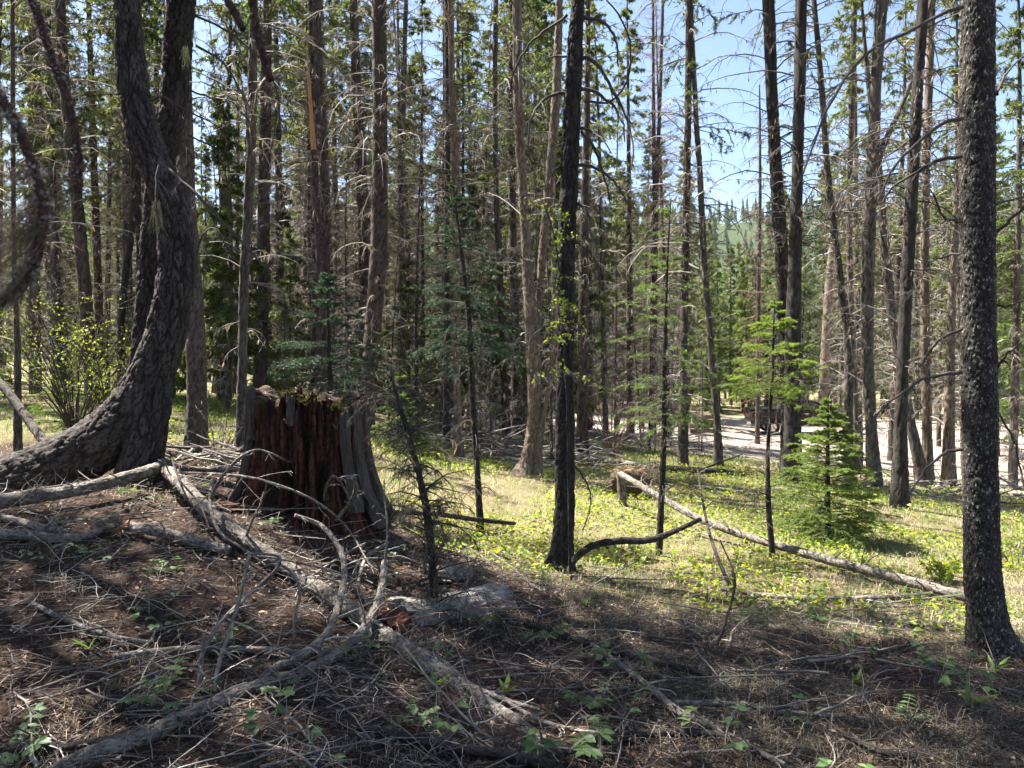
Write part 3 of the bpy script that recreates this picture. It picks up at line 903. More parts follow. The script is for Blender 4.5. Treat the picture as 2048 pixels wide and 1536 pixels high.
# twin-stemmed tan tree at the meadow's edge
tM, bM, _ = build_tree('twin_spruce', 'twin-stemmed tan tree with a flared foot at the far edge of the sunlit grass',
    [(1034, 0, 18), (1037, 230, 19), (1045, 370, 18), (1054, 520, 20), (1064, 670, 28), (1069, 780, 27), (1066, 870, 30), (1056, 925, 36), (1050, 956, 52)], 13, 16, 'bark_tan', k=56, ds=0.028, cell=0.035, depth=0.012,
    fine_to=7.0, dead=[DEAD_MID(1.5, 6, 30, (0.4, 1.1), lich=5), DEAD_MID(4, 9, 40, (0.5, 1.5), lich=5)], crown=CROWN(9.5, 15.5, 10),
    extra=[([(1072, 690, 14), (1080, 580, 15), (1090, 450, 17), (1100, 350, 18), (1112, 200, 18), (1119, 0, 14), (1124, -150, 11), (1127, -300, 5)], 13.1, 'second_stem'),
           ([(1076, 968, 30), (1075, 930, 22), (1080, 880, 14), (1090, 820, 10), (1101, 760, 9), (1108, 640, 8), (1106, 500, 6), (1110, 350, 3)], 12.9, 'side_stem')])

# broken orange spike left of the reddish trunk
tS, bS, (CS, rS) = build_tree('broken_snag', 'dead snag ending in a long bare orange splinter', [(628, 300, 12), (634, 420, 15), (640, 525, 16), (640, 700, 17), (640, 835, 19)], 16, 0, 'bark_brown', k=20,
    dead=[DEAD_MID(1, 5.5, 34, (0.4, 1.1), lich=5)])
m = MB()
Ps = np.array([at(628, 302, 16), at(622, 225, 16), at(617, 150, 16), at(614, 98, 16)]) - bS
m.add(*tubes(Ps[None], np.array([[0.055, 0.045, 0.032, 0.006]]), 6))
m.obj('bare_splinter', M['wood_fresh'], tS, smooth=False)

# dead snags: twin-stemmed one right of centre, and a thin one against the sky
t, b, (C, r) = build_tree('dead_spruce', 'dead twin-topped tree with fine purplish twigs, right of centre', [(1306, 0, 5), (1307, 200, 7), (1308, 300, 9), (1311, 400, 12), (1310, 520, 13), (1307, 700, 14), (1305, 858, 17)], 28, 18, 'bark_brown', k=14,
    ds=0.1, twigmat='twig_red', dead=[dict(z0=2, z1=9.5, n=70, Lr=(0.5, 1.5), p0=(0.1, 0.2), droop=(0.6, 0.3), twn=9, twl=0.3), dict(z0=8.5, z1=17.5, n=190, Lr=(0.7, 1.9), p0=(0.35, 0.2), droop=(0.3, 0.3), twn=12, twl=0.36, taper=[1, 1, 0.35])],
    extra=[([(1312, 400, 9), (1315, 330, 9), (1320, 200, 7), (1326, 0, 6), (1330, -150, 4)], 28, 'second_stem')])
build_tree('dead_spruce', 'thin dead reddish tree seen against the sky left of the leaning trunk', [(1519, 170, 3), (1520, 260, 5), (1520, 400, 7), (1518, 520, 8), (1516, 700, 9), (1515, 845, 10)], 34, 0, 'bark_brown', k=10, ds=0.15, twigmat='twig_red',
    dead=[dict(z0=2, z1=15, n=150, Lr=(0.6, 1.5), p0=(0.0, 0.25), droop=(0.7, 0.3), twn=9, twl=0.34)])
build_tree('spruce', 'pinkish sunlit trunk beyond the truck', [(1668, 480, 17), (1660, 560, 19), (1652, 680, 19), (1645, 812, 20)], 47, 16, 'bark_tan', k=14, ds=0.12, dead=[DEAD_MID(2, 10, 60, (0.6, 1.8), lich=3)], crown=CROWN(9, 15.5, 40))

# ------------------------------------------------------------------ background stand: kinds built once, then copied
def proto(name, H, r0, bark, dead, crown, needle, twig='twig'):
    t = bpy.data.objects.new(name, None)
    COL.objects.link(t)
    bend = rng.normal(0, 0.12, 2)
    P = np.array([[0, 0, -0.4], [0, 0, 0.1], [bend[0], bend[1], H * 0.35], [bend[0] * 0.4, bend[1] * 1.4, H * 0.7], [0, 0, H]])
    R = np.array([r0 * 1.3, r0 * 1.1, r0 * 0.78, r0 * 0.45, 0.012])
    v, q, cr, (C, r, s) = trunk_surface(P, R, 12, 0.16, 0.07, 0.014, 2.6, random.randint(0, 999))
    m = MB()
    m.add(v, q, 0, cr)
    m.obj('trunk', M[bark], t)
    md, mg = MB(), MB()
    for dd in dead:
        add_limbs(md, mg, C, r, **dd)
    for cc in crown:
        add_limbs(md, mg, C, r, green=0, **cc)
    md.obj('limbs', M[twig], t, kind='stuff')
    if mg.n:
        mg.obj('crown' if crown else 'hanging_lichen', [M[needle], M['lichen_tan']], t, kind='stuff')
    return t
DB = lambda z0, z1, n, L: dict(z0=z0, z1=z1, n=n, Lr=L, p0=(0.2, 0.3), droop=(1.3, 0.5), twn=7, twl=0.3, lich=7, k=3, N=7, thick=1.25)
CB = lambda z0, z1, n, L, nn=14, nl=(0.13, 0.032): dict(z0=z0, z1=z1, n=n, Lr=L, p0=(0.1, 0.2), droop=(0.55, 0.3), twn=8, twl=0.34, taper=[0.85, 1.0, 0.12], nn=nn, nl=nl, N=6, k=3)
PROTO = {
 'shaggy': [proto('spruce', 19, 0.15, 'bark_brown', [DB(0.8, 11, 165, (0.5, 1.6))], [CB(8, 18.7, 95, (0.8, 1.7))], 'needle'),
            proto('spruce', 17, 0.12, 'bark_grey', [DB(0.8, 9, 150, (0.5, 1.5))], [CB(5, 16.7, 110, (0.8, 1.7))], 'needle'),
            proto('spruce', 21, 0.17, 'bark_brown', [DB(1.0, 13, 180, (0.6, 1.8))], [CB(9, 20.7, 110, (0.9, 1.9))], 'needle'),
            proto('spruce', 15, 0.09, 'bark_dark', [DB(0.6, 11, 160, (0.4, 1.2))], [CB(8, 14.7, 60, (0.6, 1.3))], 'needle')],
 'green': [proto('fir', 16, 0.15, 'bark_brown', [DB(0.5, 4, 30, (0.6, 1.6))], [CB(1.2, 15.7, 170, (1.1, 2.3), 13, (0.17, 0.045))], 'needle_light'),
           proto('fir', 13, 0.12, 'bark_brown', [DB(0.5, 3, 20, (0.6, 1.4))], [CB(0.8, 12.7, 150, (1.0, 2.0), 13, (0.17, 0.045))], 'needle_light'),
           proto('fir', 18, 0.17, 'bark_brown', [DB(0.5, 5, 40, (0.6, 1.6))], [CB(2.0, 17.7, 180, (1.1, 2.2), 13, (0.17, 0.045))], 'needle')],
 'dead': [proto('dead_spruce', 14, 0.08, 'bark_grey', [dict(z0=0.6, z1=13.7, n=190, Lr=(0.5, 1.5), p0=(0.1, 0.3), droop=(0.9, 0.5), twn=9, twl=0.34, k=3, N=6, lich=5, taper=[1, 1, 0.3])], [], 'needle', 'twig_grey'),
          proto('dead_spruce', 17, 0.10, 'bark_brown', [dict(z0=0.6, z1=16.7, n=210, Lr=(0.5, 1.7), p0=(0.1, 0.3), droop=(1.1, 0.5), twn=9, twl=0.34, k=3, N=6, lich=6, taper=[1, 1, 0.3])], [], 'needle', 'twig')],
 'sapling': [proto('young_fir', 4.5, 0.045, 'bark_grey', [], [CB(0.25, 4.4, 80, (0.6, 1.2), 10, (0.12, 0.04))], 'needle'),
             proto('young_fir', 3.0, 0.03, 'bark_grey', [], [CB(0.15, 2.9, 60, (0.45, 0.9), 10, (0.10, 0.035))], 'needle_light'),
             proto('young_fir', 6.5, 0.06, 'bark_grey', [DB(0.3, 2, 16, (0.4, 0.9))], [CB(0.8, 6.4, 100, (0.6, 1.2), 10, (0.14, 0.045))], 'needle')],
}
def where(x, y):
    px = 1024 + F * x / y
    i = int(np.searchsorted([-20, 230, 480, 780, 1110, 1400, 1575, 2060], px))
    w = ['just outside the left of the picture', 'left of the curved tree', 'between curved tree and red stump', 'behind the red stump', 'between stump and black middle trunk', 'right of the black middle trunk',
         'in the sky gap left of the truck', 'behind the row of right-hand trunks', 'just outside the right of the picture'][i]
    return w + (', nearest' if y < 24 else ', midway' if y < 36 else ', further' if y < 52 else ', far' if y < 75 else ', farthest')
LAB = {'shaggy': ('slender conifer with drooping dead branches', 'crowded conifers of the background stand', 'tree'),
       'green': ('full green conifer', 'green conifers beyond the clearing', 'tree'),
       'dead': ('thin dead leafless conifer', 'dead conifers in the background stand', 'tree'),
       'sapling': ('small green young conifer', 'young conifers under the background trees', 'tree')}
used = {}
def place(kind, x, y, sc=1.0, label=None, idx=None):
    idx = random.randrange(len(PROTO[kind])) if idx is None else idx
    p = PROTO[kind][idx]
    o = copy_tree(p)
    lab, grp, cat = LAB[kind]
    tag(o, label or (lab + ' ' + where(x, y)), cat, grp)
    o.location = (x, y, g1(x, y))
    o.rotation_euler = (random.gauss(0, 0.025), random.gauss(0, 0.025), random.uniform(0, 6.28))
    o.scale = (sc * random.uniform(0.9, 1.1),) * 2 + (sc,)
    return o
taken = []
def spread(n, pxr, dr, kinds, scr=(0.85, 1.1), gap=1.3, ok=None):
    c = 0
    for _ in range(n * 30):
        if c >= n:
            break
        px = random.uniform(*pxr)
        u = random.random()
        d = math.sqrt(dr[0]**2 + u * (dr[1]**2 - dr[0]**2))
        x = (px - 1024) / F * d
        if ok and not ok(px, d):
            continue
        if any((x - a)**2 + (d - b_)**2 < gap * gap for a, b_ in taken):
            continue
        taken.append((x, d))
        place(random.choice(kinds), x, d, random.uniform(*scr))
        c += 1
SK = ['shaggy', 'shaggy', 'shaggy', 'dead', 'green']
spread(34, (-250, 700), (17, 30), ['shaggy', 'shaggy', 'shaggy', 'dead'])
spread(26, (560, 1100), (21, 34), ['shaggy', 'shaggy', 'dead', 'shaggy'])
spread(60, (-350, 1130), (30, 60), SK, gap=1.6)
spread(48, (1130, 1420), (46, 72), ['shaggy', 'green', 'green', 'shaggy', 'dead'], (0.8, 1.1), gap=1.3)
spread(26, (1400, 1570), (54, 90), ['green', 'green', 'green'], (0.75, 1.05), gap=2)
spread(44, (1540, 2250), (51, 66), ['green', 'shaggy', 'green', 'shaggy', 'dead'], (0.85, 1.15), gap=1.3)
spread(34, (1570, 2300), (64, 95), ['green', 'green', 'green', 'shaggy'], (0.95, 1.2), gap=1.8)
spread(40, (-400, 1200), (60, 100), ['green', 'green', 'shaggy'], (0.9, 1.15), gap=2.2)
spread(16, (-150, 480), (15, 40), ['sapling'], gap=1.2)
spread(18, (560, 1130), (19, 45), ['sapling'], gap=1.2)
spread(16, (1150, 2100), (50, 62), ['sapling'], (0.9, 1.5), gap=1.2)
spread(14, (470, 1120), (18, 32), ['dead'], (0.4, 0.75), gap=1.0)
spread(12, (560, 1110), (15.5, 22), ['dead'], (0.2, 0.4), gap=0.7)
spread(9, (1150, 1420), (16, 26), ['dead'], (0.2, 0.42), gap=0.7)
spread(12, (520, 1120), (18, 34), ['sapling'], (0.8, 1.4), gap=1.0)
for px_, d_, kd, sc, ix in [(1120, 31, 'shaggy', 1.0, 2), (1212, 28, 'shaggy', 1.0, 1), (1262, 32, 'shaggy', 1.05, 0), (1338, 30, 'dead', 1.05, 1), (1050, 27, 'shaggy', 1.0, 1), (985, 30, 'shaggy', 1.0, 0), (1722, 24, 'shaggy', 1.0, 1), (1786, 29, 'shaggy', 1.0, 0), (1935, 25, 'shaggy', 1.0, 1), (2030, 21, 'shaggy', 0.95, 1), (2075, 27, 'green', 1.0, 0), (1995, 33, 'green', 0.95, 0),
                            (1235, 34, 'dead', 0.95, 1), (1285, 40, 'shaggy', 0.95, 1), (1345, 37, 'dead', 0.9, 0), (1180, 30, 'shaggy', 0.9, 0), (1880, 36, 'dead', 1.0, 1), (1748, 40, 'shaggy', 0.9, 3)]:
    place(kd, (px_ - 1024) / F * d_, d_, sc, idx=ix)
# trees standing outside the left of the frame, whose crowns shade the near ground
for x, y, kd, sc, ix in [(-7.5, 3.2, 'green', 0.9, 0), (-5.2, -0.5, 'shaggy', 0.95, 1), (-9.5, 6.0, 'shaggy', 0.85, 3), (-6.1, 6.5, 'shaggy', 0.9, 1), (-6.6, 4.6, 'shaggy', 0.85, 1), (-5.3, 5.4, 'shaggy', 0.95, 3),
                         (-8.3, 5.0, 'shaggy', 0.95, 2), (-8.9, 3.5, 'shaggy', 0.9, 2), (-11, 1.0, 'green', 1.0, 2), (3.5, -2.0, 'shaggy', 0.9, 0), (-1.5, -4.0, 'shaggy', 0.9, 2)]:
    place(kd, x, y, sc, 'tall conifer standing beside the viewpoint, outside the picture', ix)['group'] = 'conifers beside the viewpoint'
for L_ in PROTO.values():
    for p in L_:
        for ch in list(p.children):
            bpy.data.objects.remove(ch)
        bpy.data.objects.remove(p)
# ------------------------------------------------------------------ near saplings with real needles
def sapling(name, label, path, d, rows, wid, needle, nb=60, twn=10, nn=26, nl=(0.026, 0.0065), p0=0.15, droop=0.7, dead_rows=None, ndead=0, deadL=0.5, lich=0, stemmat='bark_dark', dl2=None):
    P, R, gz = stem_points(path, d, 0)
    v, q, cr, (C, r, s) = trunk_surface(P, R, 14, 0.03, 0.02, 0.004, 2.5, random.randint(0, 999))
    base = np.array([P[1][0], P[1][1], gz])
    t = thing(name, label, 'tree', base)
    m = MB()
    m.add(v - base, q, 0, cr)
    m.obj('stem', M[stemmat], t)
    Cb = C - base
    zt, zb = (at(0, rows[0], d)[2] - gz), (at(0, rows[1], d)[2] - gz)
    zs = np.sort(rng.uniform(0, 1, nb) ** 1.3) * (zt - zb) + zb
    zs = np.maximum(zs, 0.08)
    org, rad = along(Cb, r, zs)
    f = (zs - zb) / (zt - zb)
    L = np.interp(f, [0, 0.25, 0.6, 1], wid) * d / F * rng.uniform(0.75, 1.12, nb)
    az = np.cumsum(np.full(nb, 2.4)) + rng.normal(0, 0.3, nb)
    N = 7
    B = branch_paths(org, az, L, rng.normal(p0, 0.12, nb) + 0.35 * f**2, np.maximum(0.1, rng.normal(droop, 0.15, nb)) * (1 - 0.5 * f), N=N, wob=0.15)
    RB = (0.002 + 0.006 * L)[:, None] * np.linspace(1, 0.25, N)[None]
    ml, mn = MB(), MB()
    ml.add(*tubes(B, RB, 4))
    Q, RQ = twigs_on(B, RB, twn, 0.42, tmin=0.12, side=0.9, fwd=0.75, down=0.05, droop=0.12, jit=0.12, N=3)
    ml.add(*tubes(Q, np.maximum(RQ, 0.0012), 3))
    Q2, RQ2 = twigs_on(Q, RQ, 2, 0.5, tmin=0.3, side=0.8, fwd=0.8, down=0.05, droop=0.1, jit=0.12, N=3)
    for kk, n_ in ((Q, int(nn * 1.2)), (Q2, int(nn * 0.55)), (B[:, N // 4:], nn * 2)):
        mn.add(*spikes(*needles_on(kk, n_, nl[0], nl[1], spread=0.7, fwd=0.8)))
    if ndead:
        z0, z1 = at(0, dead_rows[1], d)[2] - gz, at(0, dead_rows[0], d)[2] - gz
        md, mg = MB(), MB()
        add_limbs(md, mg, Cb, r, max(z0, 0.1), z1, ndead, (deadL * 0.5, deadL), p0=(0.2, 0.3), droop=(1.4, 0.5), twn=7, twl=0.4, tw2=2, lich=lich, thick=0.8)
        md.obj('dead_twigs', M['twig_dark'], t, kind='stuff')
        if mg.n:
            mg.obj('hanging_lichen', [M[needle], M['lichen_tan']], t, kind='stuff')
    ml.obj('branches', M['twig_dark'], t, kind='stuff')
    mn.obj('needles', M[needle], t, kind='stuff')
    return t

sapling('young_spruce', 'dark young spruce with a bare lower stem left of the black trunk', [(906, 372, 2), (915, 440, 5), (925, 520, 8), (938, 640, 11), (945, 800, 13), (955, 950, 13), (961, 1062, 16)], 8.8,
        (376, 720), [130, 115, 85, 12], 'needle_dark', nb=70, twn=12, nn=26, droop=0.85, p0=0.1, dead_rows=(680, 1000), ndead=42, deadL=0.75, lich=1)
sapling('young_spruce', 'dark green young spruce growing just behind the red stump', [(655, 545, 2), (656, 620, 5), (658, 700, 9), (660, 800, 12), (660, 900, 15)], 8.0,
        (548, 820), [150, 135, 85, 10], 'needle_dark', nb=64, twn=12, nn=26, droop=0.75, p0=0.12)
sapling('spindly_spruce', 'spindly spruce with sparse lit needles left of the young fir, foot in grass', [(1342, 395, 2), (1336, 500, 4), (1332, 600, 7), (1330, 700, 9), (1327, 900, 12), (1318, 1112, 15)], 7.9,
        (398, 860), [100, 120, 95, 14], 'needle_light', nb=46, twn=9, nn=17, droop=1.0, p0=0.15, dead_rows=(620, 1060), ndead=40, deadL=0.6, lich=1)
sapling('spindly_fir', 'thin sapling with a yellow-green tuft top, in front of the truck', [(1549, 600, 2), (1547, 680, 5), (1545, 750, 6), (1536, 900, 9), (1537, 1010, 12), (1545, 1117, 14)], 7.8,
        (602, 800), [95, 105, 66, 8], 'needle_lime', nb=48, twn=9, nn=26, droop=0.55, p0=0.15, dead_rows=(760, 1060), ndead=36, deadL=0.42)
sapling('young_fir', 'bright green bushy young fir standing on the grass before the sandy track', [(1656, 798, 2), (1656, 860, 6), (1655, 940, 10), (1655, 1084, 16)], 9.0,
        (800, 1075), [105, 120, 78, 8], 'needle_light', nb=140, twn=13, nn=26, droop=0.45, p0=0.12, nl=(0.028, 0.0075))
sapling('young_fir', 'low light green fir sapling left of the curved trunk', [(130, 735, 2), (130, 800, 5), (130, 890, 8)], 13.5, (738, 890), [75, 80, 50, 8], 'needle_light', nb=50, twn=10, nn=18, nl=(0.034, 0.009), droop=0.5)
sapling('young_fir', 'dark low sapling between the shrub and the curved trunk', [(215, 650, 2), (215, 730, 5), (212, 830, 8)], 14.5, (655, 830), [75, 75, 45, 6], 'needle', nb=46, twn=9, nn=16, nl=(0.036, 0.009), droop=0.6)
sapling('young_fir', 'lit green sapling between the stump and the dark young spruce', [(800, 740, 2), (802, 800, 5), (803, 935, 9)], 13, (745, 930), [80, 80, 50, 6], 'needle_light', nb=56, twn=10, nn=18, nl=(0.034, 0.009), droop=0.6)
# the dead twiggy sapling right of the stump
def twig_tree(name, label, path, d, rows, n, L, mat='twig', leaf=None, cat='tree', tw2=3, twn=8, nleaf=3, droop=(0.9, 0.5), leafs=(0.03, 0.02)):
    P, R, gz = stem_points(path, d, 0)
    v, q, cr, (C, r, s) = trunk_surface(P, R, 12, 0.03, 0.02, 0.003, 2.5, random.randint(0, 999))
    base = np.array([P[1][0], P[1][1], gz])
    t = thing(name, label, cat, base)
    m = MB()
    m.add(v - base, q, 0, cr)
    m.obj('stem', M['bark_dark'], t)
    z1, z0 = at(0, rows[0], d)[2] - gz, at(0, rows[1], d)[2] - gz
    md = MB()
    Pp = add_limbs(md, None, C - base, r, z0, z1, n, L, p0=(0.2, 0.4), droop=droop, twn=twn, twl=0.4, tw2=tw2, thick=0.9)
    md.obj('twigs', M[mat], t, kind='stuff')
    if leaf:
        ml = MB()
        ml.add(*diamonds(*needles_on(Pp, nleaf * 3, leafs[0], leafs[1], fwd=0.3, spread=1)))
        ml.obj('leaves', M[leaf], t, kind='stuff')
    return t
twig_tree('dead_sapling', 'dead dark sapling full of tangled dry twigs, right of the red stump', [(783, 752, 6), (796, 800, 8), (812, 850, 10), (838, 950, 13), (855, 1030, 17), (866, 1150, 16), (869, 1285, 15)], 5.0,
          (770, 1230), 165, (0.16, 0.52), 'twig_olive', tw2=3)
twig_tree('leafing_shrub', 'sparse shrub with fresh lime leaves climbing by the black trunk', [(1085, 400, 2), (1108, 470, 3), (1120, 560, 4), (1128, 700, 4), (1135, 820, 5), (1140, 1120, 7)], 6.6, (400, 760), 40, (0.12, 0.42), 'twig_dark', 'leaf_lime', 'shrub', nleaf=5, leafs=(0.035, 0.022))
# lime shrub at the left: many fine stems
def shrub(name, label, px, py, d, h, w, n, leaf, nleaf, lsize, mat='twig_dark'):
    b = hit(px, py) if d is None else at(px, py, d)
    b[2] = g1(b[0], b[1])
    t = thing(name, label, 'shrub', b)
    az = rng.uniform(0, 6.28, n)
    L = rng.uniform(0.6, 1.0, n) * h
    org = np.stack([np.cos(az) * 0.05, np.sin(az) * 0.05, np.full(n, -0.03)], -1)
    P = branch_paths(org, az, L, rng.normal(1.25, 0.15, n), np.abs(rng.normal(w, 0.25, n)), N=9, wob=0.5)
    R = (0.003 + 0.0035 * L)[:, None] * np.linspace(1, 0.25, 9)
    m = MB()
    m.add(*tubes(P, R, 4))
    Q, RQ = twigs_on(P, R, 9, 0.3, tmin=0.25, down=-0.2, droop=0.1)
    m.add(*tubes(Q, np.maximum(RQ, 0.0015), 3))
    m.obj('stems', M[mat], t, kind='stuff')
    if leaf:
        ml = MB()
        ml.add(*diamonds(*needles_on(Q, nleaf, lsize, lsize * 0.7, fwd=0.3, spread=1)))
        ml.obj('leaves', M[leaf], t, kind='stuff')
    return t
shrub('leafing_shrub', 'tall shrub dotted with small lime-yellow leaves at the left', 150, 830, 13.0, 3.6, 0.8, 30, 'leaf_lime', 8, 0.036)
shrub('leafing_shrub', 'second smaller lime-leaved shrub between the left shrub and the curved tree', 225, 830, 12.5, 2.6, 0.6, 16, 'leaf_lime', 7, 0.036)
shrub('bare_shrub', 'bare reddish shrub behind the black trunk', 1225, 905, 17, 2.6, 0.6, 22, None, 0, 0.03, 'twig_red')
shrub('bare_shrub', 'bare brown shrub behind the dark young spruce', 985, 905, 17, 2.0, 0.7, 16, None, 0, 0.03, 'twig')
shrub('low_shrub', 'low yellow-green shrub behind the nearest right-hand trunk', 1880, 1160, 7.2, 0.35, 0.9, 14, 'forb', 7, 0.035, 'twig')
shrub('low_shrub', 'pale lime bush at the right edge of the picture', 2035, 1130, 8.0, 0.7, 0.9, 14, 'leaf_lime', 5, 0.035, 'twig')
shrub('bare_shrub', 'bare twigs sticking up around the foot of the slim grey trunk', 440, 905, 9.0, 0.9, 0.8, 16, None, 0, 0.03, 'twig_grey')

# ------------------------------------------------------------------ the red rotten stump
M_SOIL = None
def build_stump():
    c = at(618, 1030, 6.45)
    c[2] = g1(c[0], c[1] - 0.35) - 0.02
    zt = at(0, 792, 6.05)[2] - c[2]          # rim height above the base
    R0 = 118 * 6.3 / F
    t = thing('rotten_stump', 'big rotten stump with crumbling red heartwood and a mossy top', 'stump', c)
    nt_, nz = 280, 105
    th = np.linspace(0, 2 * math.pi, nt_, endpoint=False)
    u = np.linspace(0, 1, nz)
    TH, U_ = np.meshgrid(th, u)
    ca, sa = np.cos(TH), np.sin(TH)
    rim = zt * (0.93 + 0.11 * (fbm(np.stack([np.cos(th) * 2.5, np.sin(th) * 2.5, th * 0], -1), 3, 4) - 0.5) * 2 + 0.05 * np.round(2 * vnoise(np.stack([np.cos(th) * 9, np.sin(th) * 9, th * 0], -1), 7)))
    z = -0.12 + U_ * (rim[None] + 0.12)
    fl = 1.28 * (1 - U_) ** 3 * 0.35
    rad = R0 * (1.0 + fl + 0.02 * np.sin(3 * TH + 1) - 0.03 * U_)
    col = np.stack([ca * 12, sa * 12, z * 1.6], -1)
    f1, f2, cid = worley(col + (fbm(col * 0.5, 2, 3)[..., None] - .5) * 1.2, 31)
    e = sstep(0.03, 0.34, f2 - f1)
    fib = fbm(np.stack([ca * 34, sa * 34, z * 2.2], -1), 3, 12)
    cub = worley(np.stack([ca * 30, sa * 30, z * 10], -1), 61)
    cu = sstep(0.02, 0.22, cub[1] - cub[0])
    big = fbm(np.stack([ca * 3.2, sa * 3.2, z * 1.0], -1), 2, 44) - 0.5
    fib2 = fbm(np.stack([ca * 75, sa * 75, z * 4.5], -1), 3, 19)
    rad = rad + 0.10 * big + 0.055 * (cid - 0.6) * e + 0.040 * (e - 1) + 0.030 * (fib - 0.5) + 0.022 * (fib2 - 0.5) + 0.016 * (cu - 1)
    front = lambda a0, w: np.exp(-((((TH - a0 + math.pi) % (2 * math.pi)) - math.pi) / w) ** 2)
    rad -= 0.20 * front(math.radians(262), 0.16) * sstep(0.62, 0.40, U_ + 0.1 * fib)
    rad -= 0.16 * front(math.radians(297), 0.11) * sstep(0.72, 0.40, U_ + 0.1 * fib)
    rad -= 0.10 * front(math.radians(281), 0.06) * sstep(0.95, 0.8, U_)
    rad -= 0.13 * front(math.radians(268), 0.2) * sstep(0.80, 0.9, U_)
    v = np.stack([ca * rad, sa * rad * 0.95, z], -1)
    m = MB()
    i = np.arange(nz - 1)[:, None] * nt_
    j = np.arange(nt_)[None]
    j2 = (j + 1) % nt_
    m.add(v, np.stack([i + j, i + j2, i + nt_ + j2, i + nt_ + j], -1).reshape(-1, 4), 0, np.clip((1 - e) * 0.8 + (1 - cu) * 0.5 + np.clip(0.5 - fib2, 0, 1) * 1.6, 0, 1))
    m.obj('heartwood', M['rot_red'], t)
    # crumbling top: from the rim inwards
    nr = 22
    w = np.linspace(1, 0.0, nr)
    W, T2_ = np.meshgrid(w, th, indexing='ij')
    zr = rim[None] * np.ones_like(W)
    top = np.stack([np.cos(T2_) * rad[-1][None] * W, np.sin(T2_) * rad[-1][None] * 0.95 * W, zr - 0.10 * sstep(1.0, 0.55, W) + 0.10 * (fbm(np.stack([np.cos(T2_) * W * 5, np.sin(T2_) * W * 5, W * 0], -1), 4, 8) - 0.4) * sstep(1.0, 0.8, W)], -1)
    m = MB()
    i = np.arange(nr - 1)[:, None] * nt_
    m.add(top, np.stack([i + j, i + j2, i + nt_ + j2, i + nt_ + j], -1).reshape(-1, 4))
    m.obj('crumbled_top', M['duff_soil'], t)
    # grey weathered staves still standing round the rim
    staves = [(206, 0.17, 0.66, 0.05), (190, 0.30, -0.05, 0.02), (160, 0.34, -0.05, -0.03), (268, 0.12, 0.80, 0.02), (322, 0.17, 0.10, -0.10), (340, 0.24, -0.1, -0.05), (8, 0.30, -0.1, -0.03), (35, 0.30, -0.1, -0.05)]
    for a, wd, u0, dz in staves:
        a0 = math.radians(a)
        wd *= 0.55
        nu, nv = 44, 15
        uu, vv = np.meshgrid(np.linspace(0, 1, nu), np.linspace(-1, 1, nv), indexing='ij')
        A = a0 + vv * wd * (1 - 0.12 * uu) * (0.72 + 0.55 * vnoise(np.stack([uu * 7, np.sign(vv) * 3, uu * 0 + a], -1), 9))
        zz = (max(u0, -0.05) + (1 - max(u0, -0.05)) * uu) * zt * 0.97 + dz * uu
        jag = (vnoise(np.stack([vv * 4 + a, uu * 0, uu * 0], -1), 2) - 0.5) * 0.10 * uu ** 6
        Uq = np.clip(zz / zt, 0, 1)
        rr = R0 * (1.0 + 1.28 * (1 - Uq) ** 3 * 0.35 - 0.03 * Uq) + 0.035 + 0.045 * (fbm(np.stack([A * 60, zz * 1.1, A * 0], -1), 4, a) - 0.5) - 0.02 * vv ** 2 - 0.012
        def sh(off):
            return np.stack([np.cos(A) * (rr + off), np.sin(A) * (rr + off) * 0.95, zz + jag], -1)
        vo, vi = sh(0), sh(-0.045)
        m = MB()
        kk = (np.arange(nu - 1)[:, None] * nv + np.arange(nv - 1)[None]).ravel()
        m.add(vo, np.stack([kk, kk + 1, kk + nv + 1, kk + nv], -1), 0, np.clip((fbm(np.stack([A * 40, zz * 2, A * 0], -1), 3, 5) - 0.62) * 3, 0, 1))
        m.add(vi, np.stack([kk, kk + nv, kk + nv + 1, kk + 1], -1))
        eg = np.concatenate([np.arange(nv), np.arange(1, nu) * nv + nv - 1, (nu - 1) * nv + np.arange(nv - 2, -1, -1), np.arange(nu - 2, 0, -1) * nv])
        rimv = np.concatenate([vo.reshape(-1, 3)[eg], vi.reshape(-1, 3)[eg]])
        ne = len(eg)
        e0 = np.arange(ne)
        e1 = (e0 + 1) % ne
        m.add(rimv, np.stack([e0, e0 + ne, e1 + ne, e1], -1))
        m.obj('stave', M['wood_grey'], t)
    # moss cushions and needle litter on the top
    for (a, w_, r_, n) in [(236, 0.88, 0.06, 260), (285, 0.80, 0.09, 240), (318, 0.85, 0.10, 300), (262, 0.5, 0.14, 300)]:
        a0 = math.radians(a)
        o = np.array([math.cos(a0), math.sin(a0) * 0.95, 0]) * R0 * w_ + [0, 0, np.interp(a0, th, rim) - 0.02]
        pp = rng.normal(0, 1, (n, 3)) * [r_ * 0.5, r_ * 0.5, 0.018] + o
        m = MB()
        m.add(*spikes(pp, nrm(rng.normal(0, 0.6, (n, 3)) + [0, 0, 0.9]), rng.uniform(0.015, 0.045, n), rng.uniform(0.008, 0.016, n)))
        m.obj('moss', M['moss'], t, kind='stuff')
    n = 900
    ra, an = np.sqrt(rng.random(n)) * R0 * 0.95, rng.uniform(0, 6.28, n)
    zz = np.interp(an, th, rim) - 0.06 * sstep(R0, R0 * 0.5, ra) + 0.01
    m = MB()
    m.add(*spikes(np.stack([np.cos(an) * ra, np.sin(an) * ra, zz], -1), nrm(rng.normal(0, 1, (n, 3)) * [1, 1, 0.25]), rng.uniform(0.03, 0.10, n), rng.uniform(0.003, 0.008, n)))
    m.obj('needle_litter', M['duff'], t, kind='stuff')
    return t, c, R0
